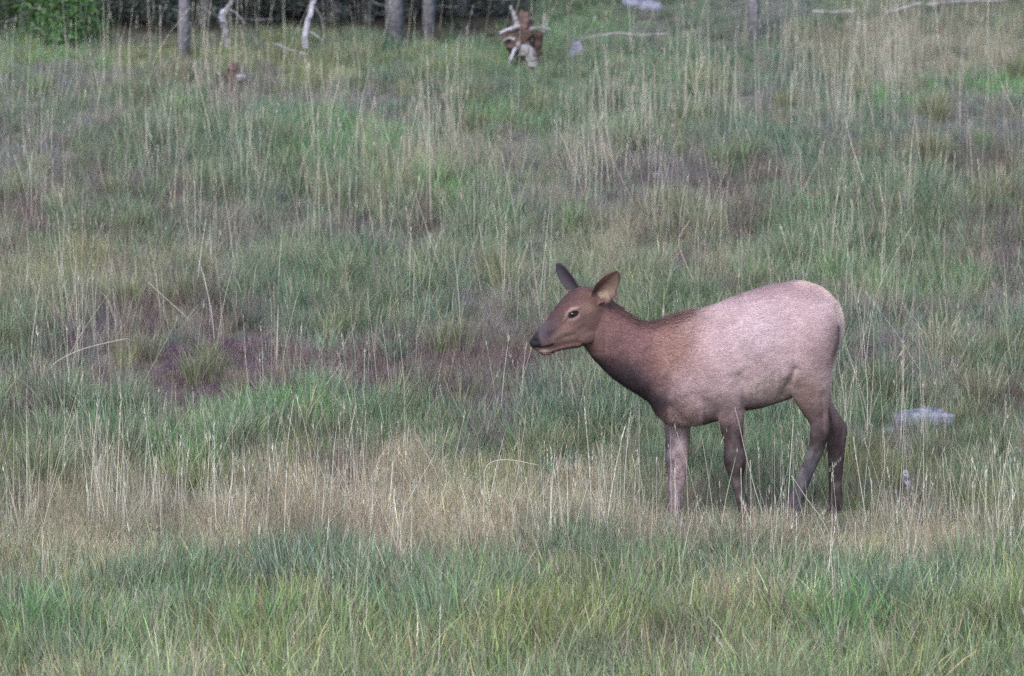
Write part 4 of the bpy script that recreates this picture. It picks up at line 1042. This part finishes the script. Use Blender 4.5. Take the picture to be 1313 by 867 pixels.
# ------------------------------------------------------------------ trees of the forest edge
m_bark = mat_simple('grey_pine_bark', (.15, .145, .165), .9, .15, 26, (.33, .32, .36), 1.0)
def needles(C0, n, ln, wd, r, droop=.2):
    p = C0[r.integers(0, len(C0), n)] + r.normal(0, .045, (n, 3))
    d = unit(r.normal(0, 1, (n, 3)) + [0, 0, -droop]); s = unit(np.cross(d, r.normal(0, 1, (n, 3))))
    L = ln * (.6 + .8 * r.random((n, 1))); w_ = wd * (.7 + .6 * r.random((n, 1)))
    V = np.stack([p - s * w_, p + s * w_, p + d * L], 1).reshape(-1, 3)
    return V, np.arange(n * 3).reshape(-1, 3)
m_leaf = mat_attr('needles', 'colour', rough=.7, spec=.2)
def conifer(name, base, H, crown_from, R, nb, nn, seed, label, cat, green, group, trunk_px=None, top_lean=(0, 0)):
    r = np.random.default_rng(seed)
    t = empty(name, tuple(base)); tag(t, label, cat, group)
    tr = (H * .011 + .008) if trunk_px is None else trunk_px / 2 / (FPX / (base[1] + 35.2))
    z = np.linspace(-.1, H, 16); path = np.stack([top_lean[0] * np.clip(z / H, 0, 1) ** 1.3 + r.normal(0, .01, 16), top_lean[1] * z / H + r.normal(0, .01, 16), z], 1)
    V, F = tube(path, tr * (1 - .93 * np.clip(z / H, 0, 1)) * np.where(z < .12, 1.25, 1), n=12, rough=.12, seed=seed)
    obj('trunk', np_mesh('trunk', V, F), m_bark, t)
    limbs = []; pts = []
    for k in range(nb):
        f = (k + .5) / nb; zz = crown_from + (H * .98 - crown_from) * f; a = k * 2.4 + r.random()
        L = R * (1 - f) ** .8 * (.7 + .5 * r.random()) + .05
        q = np.linspace(0, 1, 6); x0 = np.array([np.interp(zz, z, path[:, 0]), np.interp(zz, z, path[:, 1]), zz])
        pp = x0 + np.stack([np.cos(a) * L * q, np.sin(a) * L * q, -.18 * L * q + .20 * L * q ** 2 - (.10 * L * q if f < .3 else 0)], 1)
        limbs.append(tube(pp, np.linspace(.010 + .006 * L, .003, 6), n=5, seed=k))
        for m in range(int(7 + 16 * L)):
            s = .2 + .8 * r.random(); c = x0 + (pp[-1] - x0) * s; c[2] = np.interp(s, q, pp[:, 2])
            side = np.array([-math.sin(a), math.cos(a), 0]) * r.normal(0, .16 * L * (1.2 - s) + .03)
            pts.append(c + side + r.normal(0, .02, 3))
    V, F = merge(limbs); tag(obj('limbs', np_mesh('limbs', V, F), m_bark, t), kind='stuff')
    pts = np.array(pts); V, F = needles(pts, nn, .055, .005 if H < 6 else .009, r)
    cc = np.array(green) * np.exp(r.normal(0, .35, (nn, 1))) * (1 + r.normal(0, .08, (nn, 3)))
    obj('crown', np_mesh('crown', V, F, smooth=False, attrs={'colour': ('FLOAT_COLOR', np.repeat(np.clip(cc, 0, 1), 3, 0))}), m_leaf, t)
    return t
DG = (.045, .062, .045)
TP = 'grey pine trunks of the forest edge'
for (a, b, wp, lb, H) in ((237, 76, 15, 'grey pine trunk left of the bent pale sapling', 11), (505, 56, 21, 'thickest grey pine trunk, left one of the close pair at the forest edge', 14),
                          (549, 52, 15, 'thinner grey pine trunk with pale scars, right one of the close pair', 12), (966, 50, 13, 'dim weathered grey trunk alone behind the grass above the elk rump', 9)):
    conifer('pine_tree', G(a, b), H, 3.4 if a < 900 else 4.2, 1.5, 46, 9000, a, lb, 'pine tree', DG, TP, trunk_px=wp)
# low dark young conifers added to stand for the forest shade under the trees
k = 0
LB = ['leftmost', 'second', 'third', 'fourth', 'fifth', 'sixth', 'seventh', 'eighth', 'ninth', 'tenth', 'eleventh']
for i_, a in enumerate((60, 115, 165, 212, 262, 318, 362, 425, 470, 528, 590)):
    g = G(a, 26 + (i_ * 7) % 5); g = np.array([g[0], g[1] + .25 * ((i_ * 3) % 4) / 3, 0]); g[2] = ground_z(g[0], g[1])
    conifer('young_conifer', g, 2.4 + .5 * (i_ % 3), .04, .62, 60, 13000, 300 + i_, LB[i_] + ' dark young conifer from the left, added to darken the forest edge', 'young conifer', (.055, .070, .062), 'added dark young conifers behind the forest edge')
conifer('young_conifer', G(30, 44), 1.5, .05, .40, 34, 7000, 351, 'bright green young conifer at the far left corner of the meadow', 'young conifer', (.045, .085, .034), 'green young conifers at the left corner')
conifer('young_conifer', G(82, 58), .55, .03, .26, 22, 5000, 352, 'small green seedling right of the bright young conifer', 'young conifer', (.08, .16, .06), 'green young conifers at the left corner')
conifer('dead_conifer', G(68, 26), 1.3, .06, .30, 30, 5000, 353, 'rust brown dead young conifer behind the green one', 'dead conifer', (.24, .12, .07), None)
# dead saplings
g = G(291, 60); t = empty('dead_sapling', tuple(g)); tag(t, 'crooked pale dead sapling with a kink near its foot', 'dead sapling', 'dead saplings of the forest edge')
wood('trunk', [(292, 62), (290, 44), (286, 26), (289, 14), (297, 0), (306, -40), (310, -120)], 9, 4, m_greywood, t, g[1], 31)
wood('trunk', [(284.5, 27), (284, 20), (288, 13)], 8, 7, m_pale, t, g[1] - .03, 32)
wood('limb', [(294, 12), (304, 18), (314, 30)], 2, 1, m_greywood, t, g[1] - .02, 33, 5)
g = G(390, 64); t = empty('dead_sapling', tuple(g)); tag(t, 'bright bleached dead sapling leaning right, whitest trunk of the forest edge', 'dead sapling', 'dead saplings of the forest edge')
wood('trunk', [(391, 64), (392, 40), (398, 16), (404, -4), (414, -50), (420, -130)], 8, 4, m_pale, t, g[1], 34)
wood('limb', [(398, 41), (405, 45), (413, 52)], 2.2, 1.4, m_pale, t, g[1] - .04, 35, 5)
wood('limb', [(404, 10), (411, 20), (414, 36)], 1.8, 1.2, m_greywood, t, g[1] - .04, 36, 5)
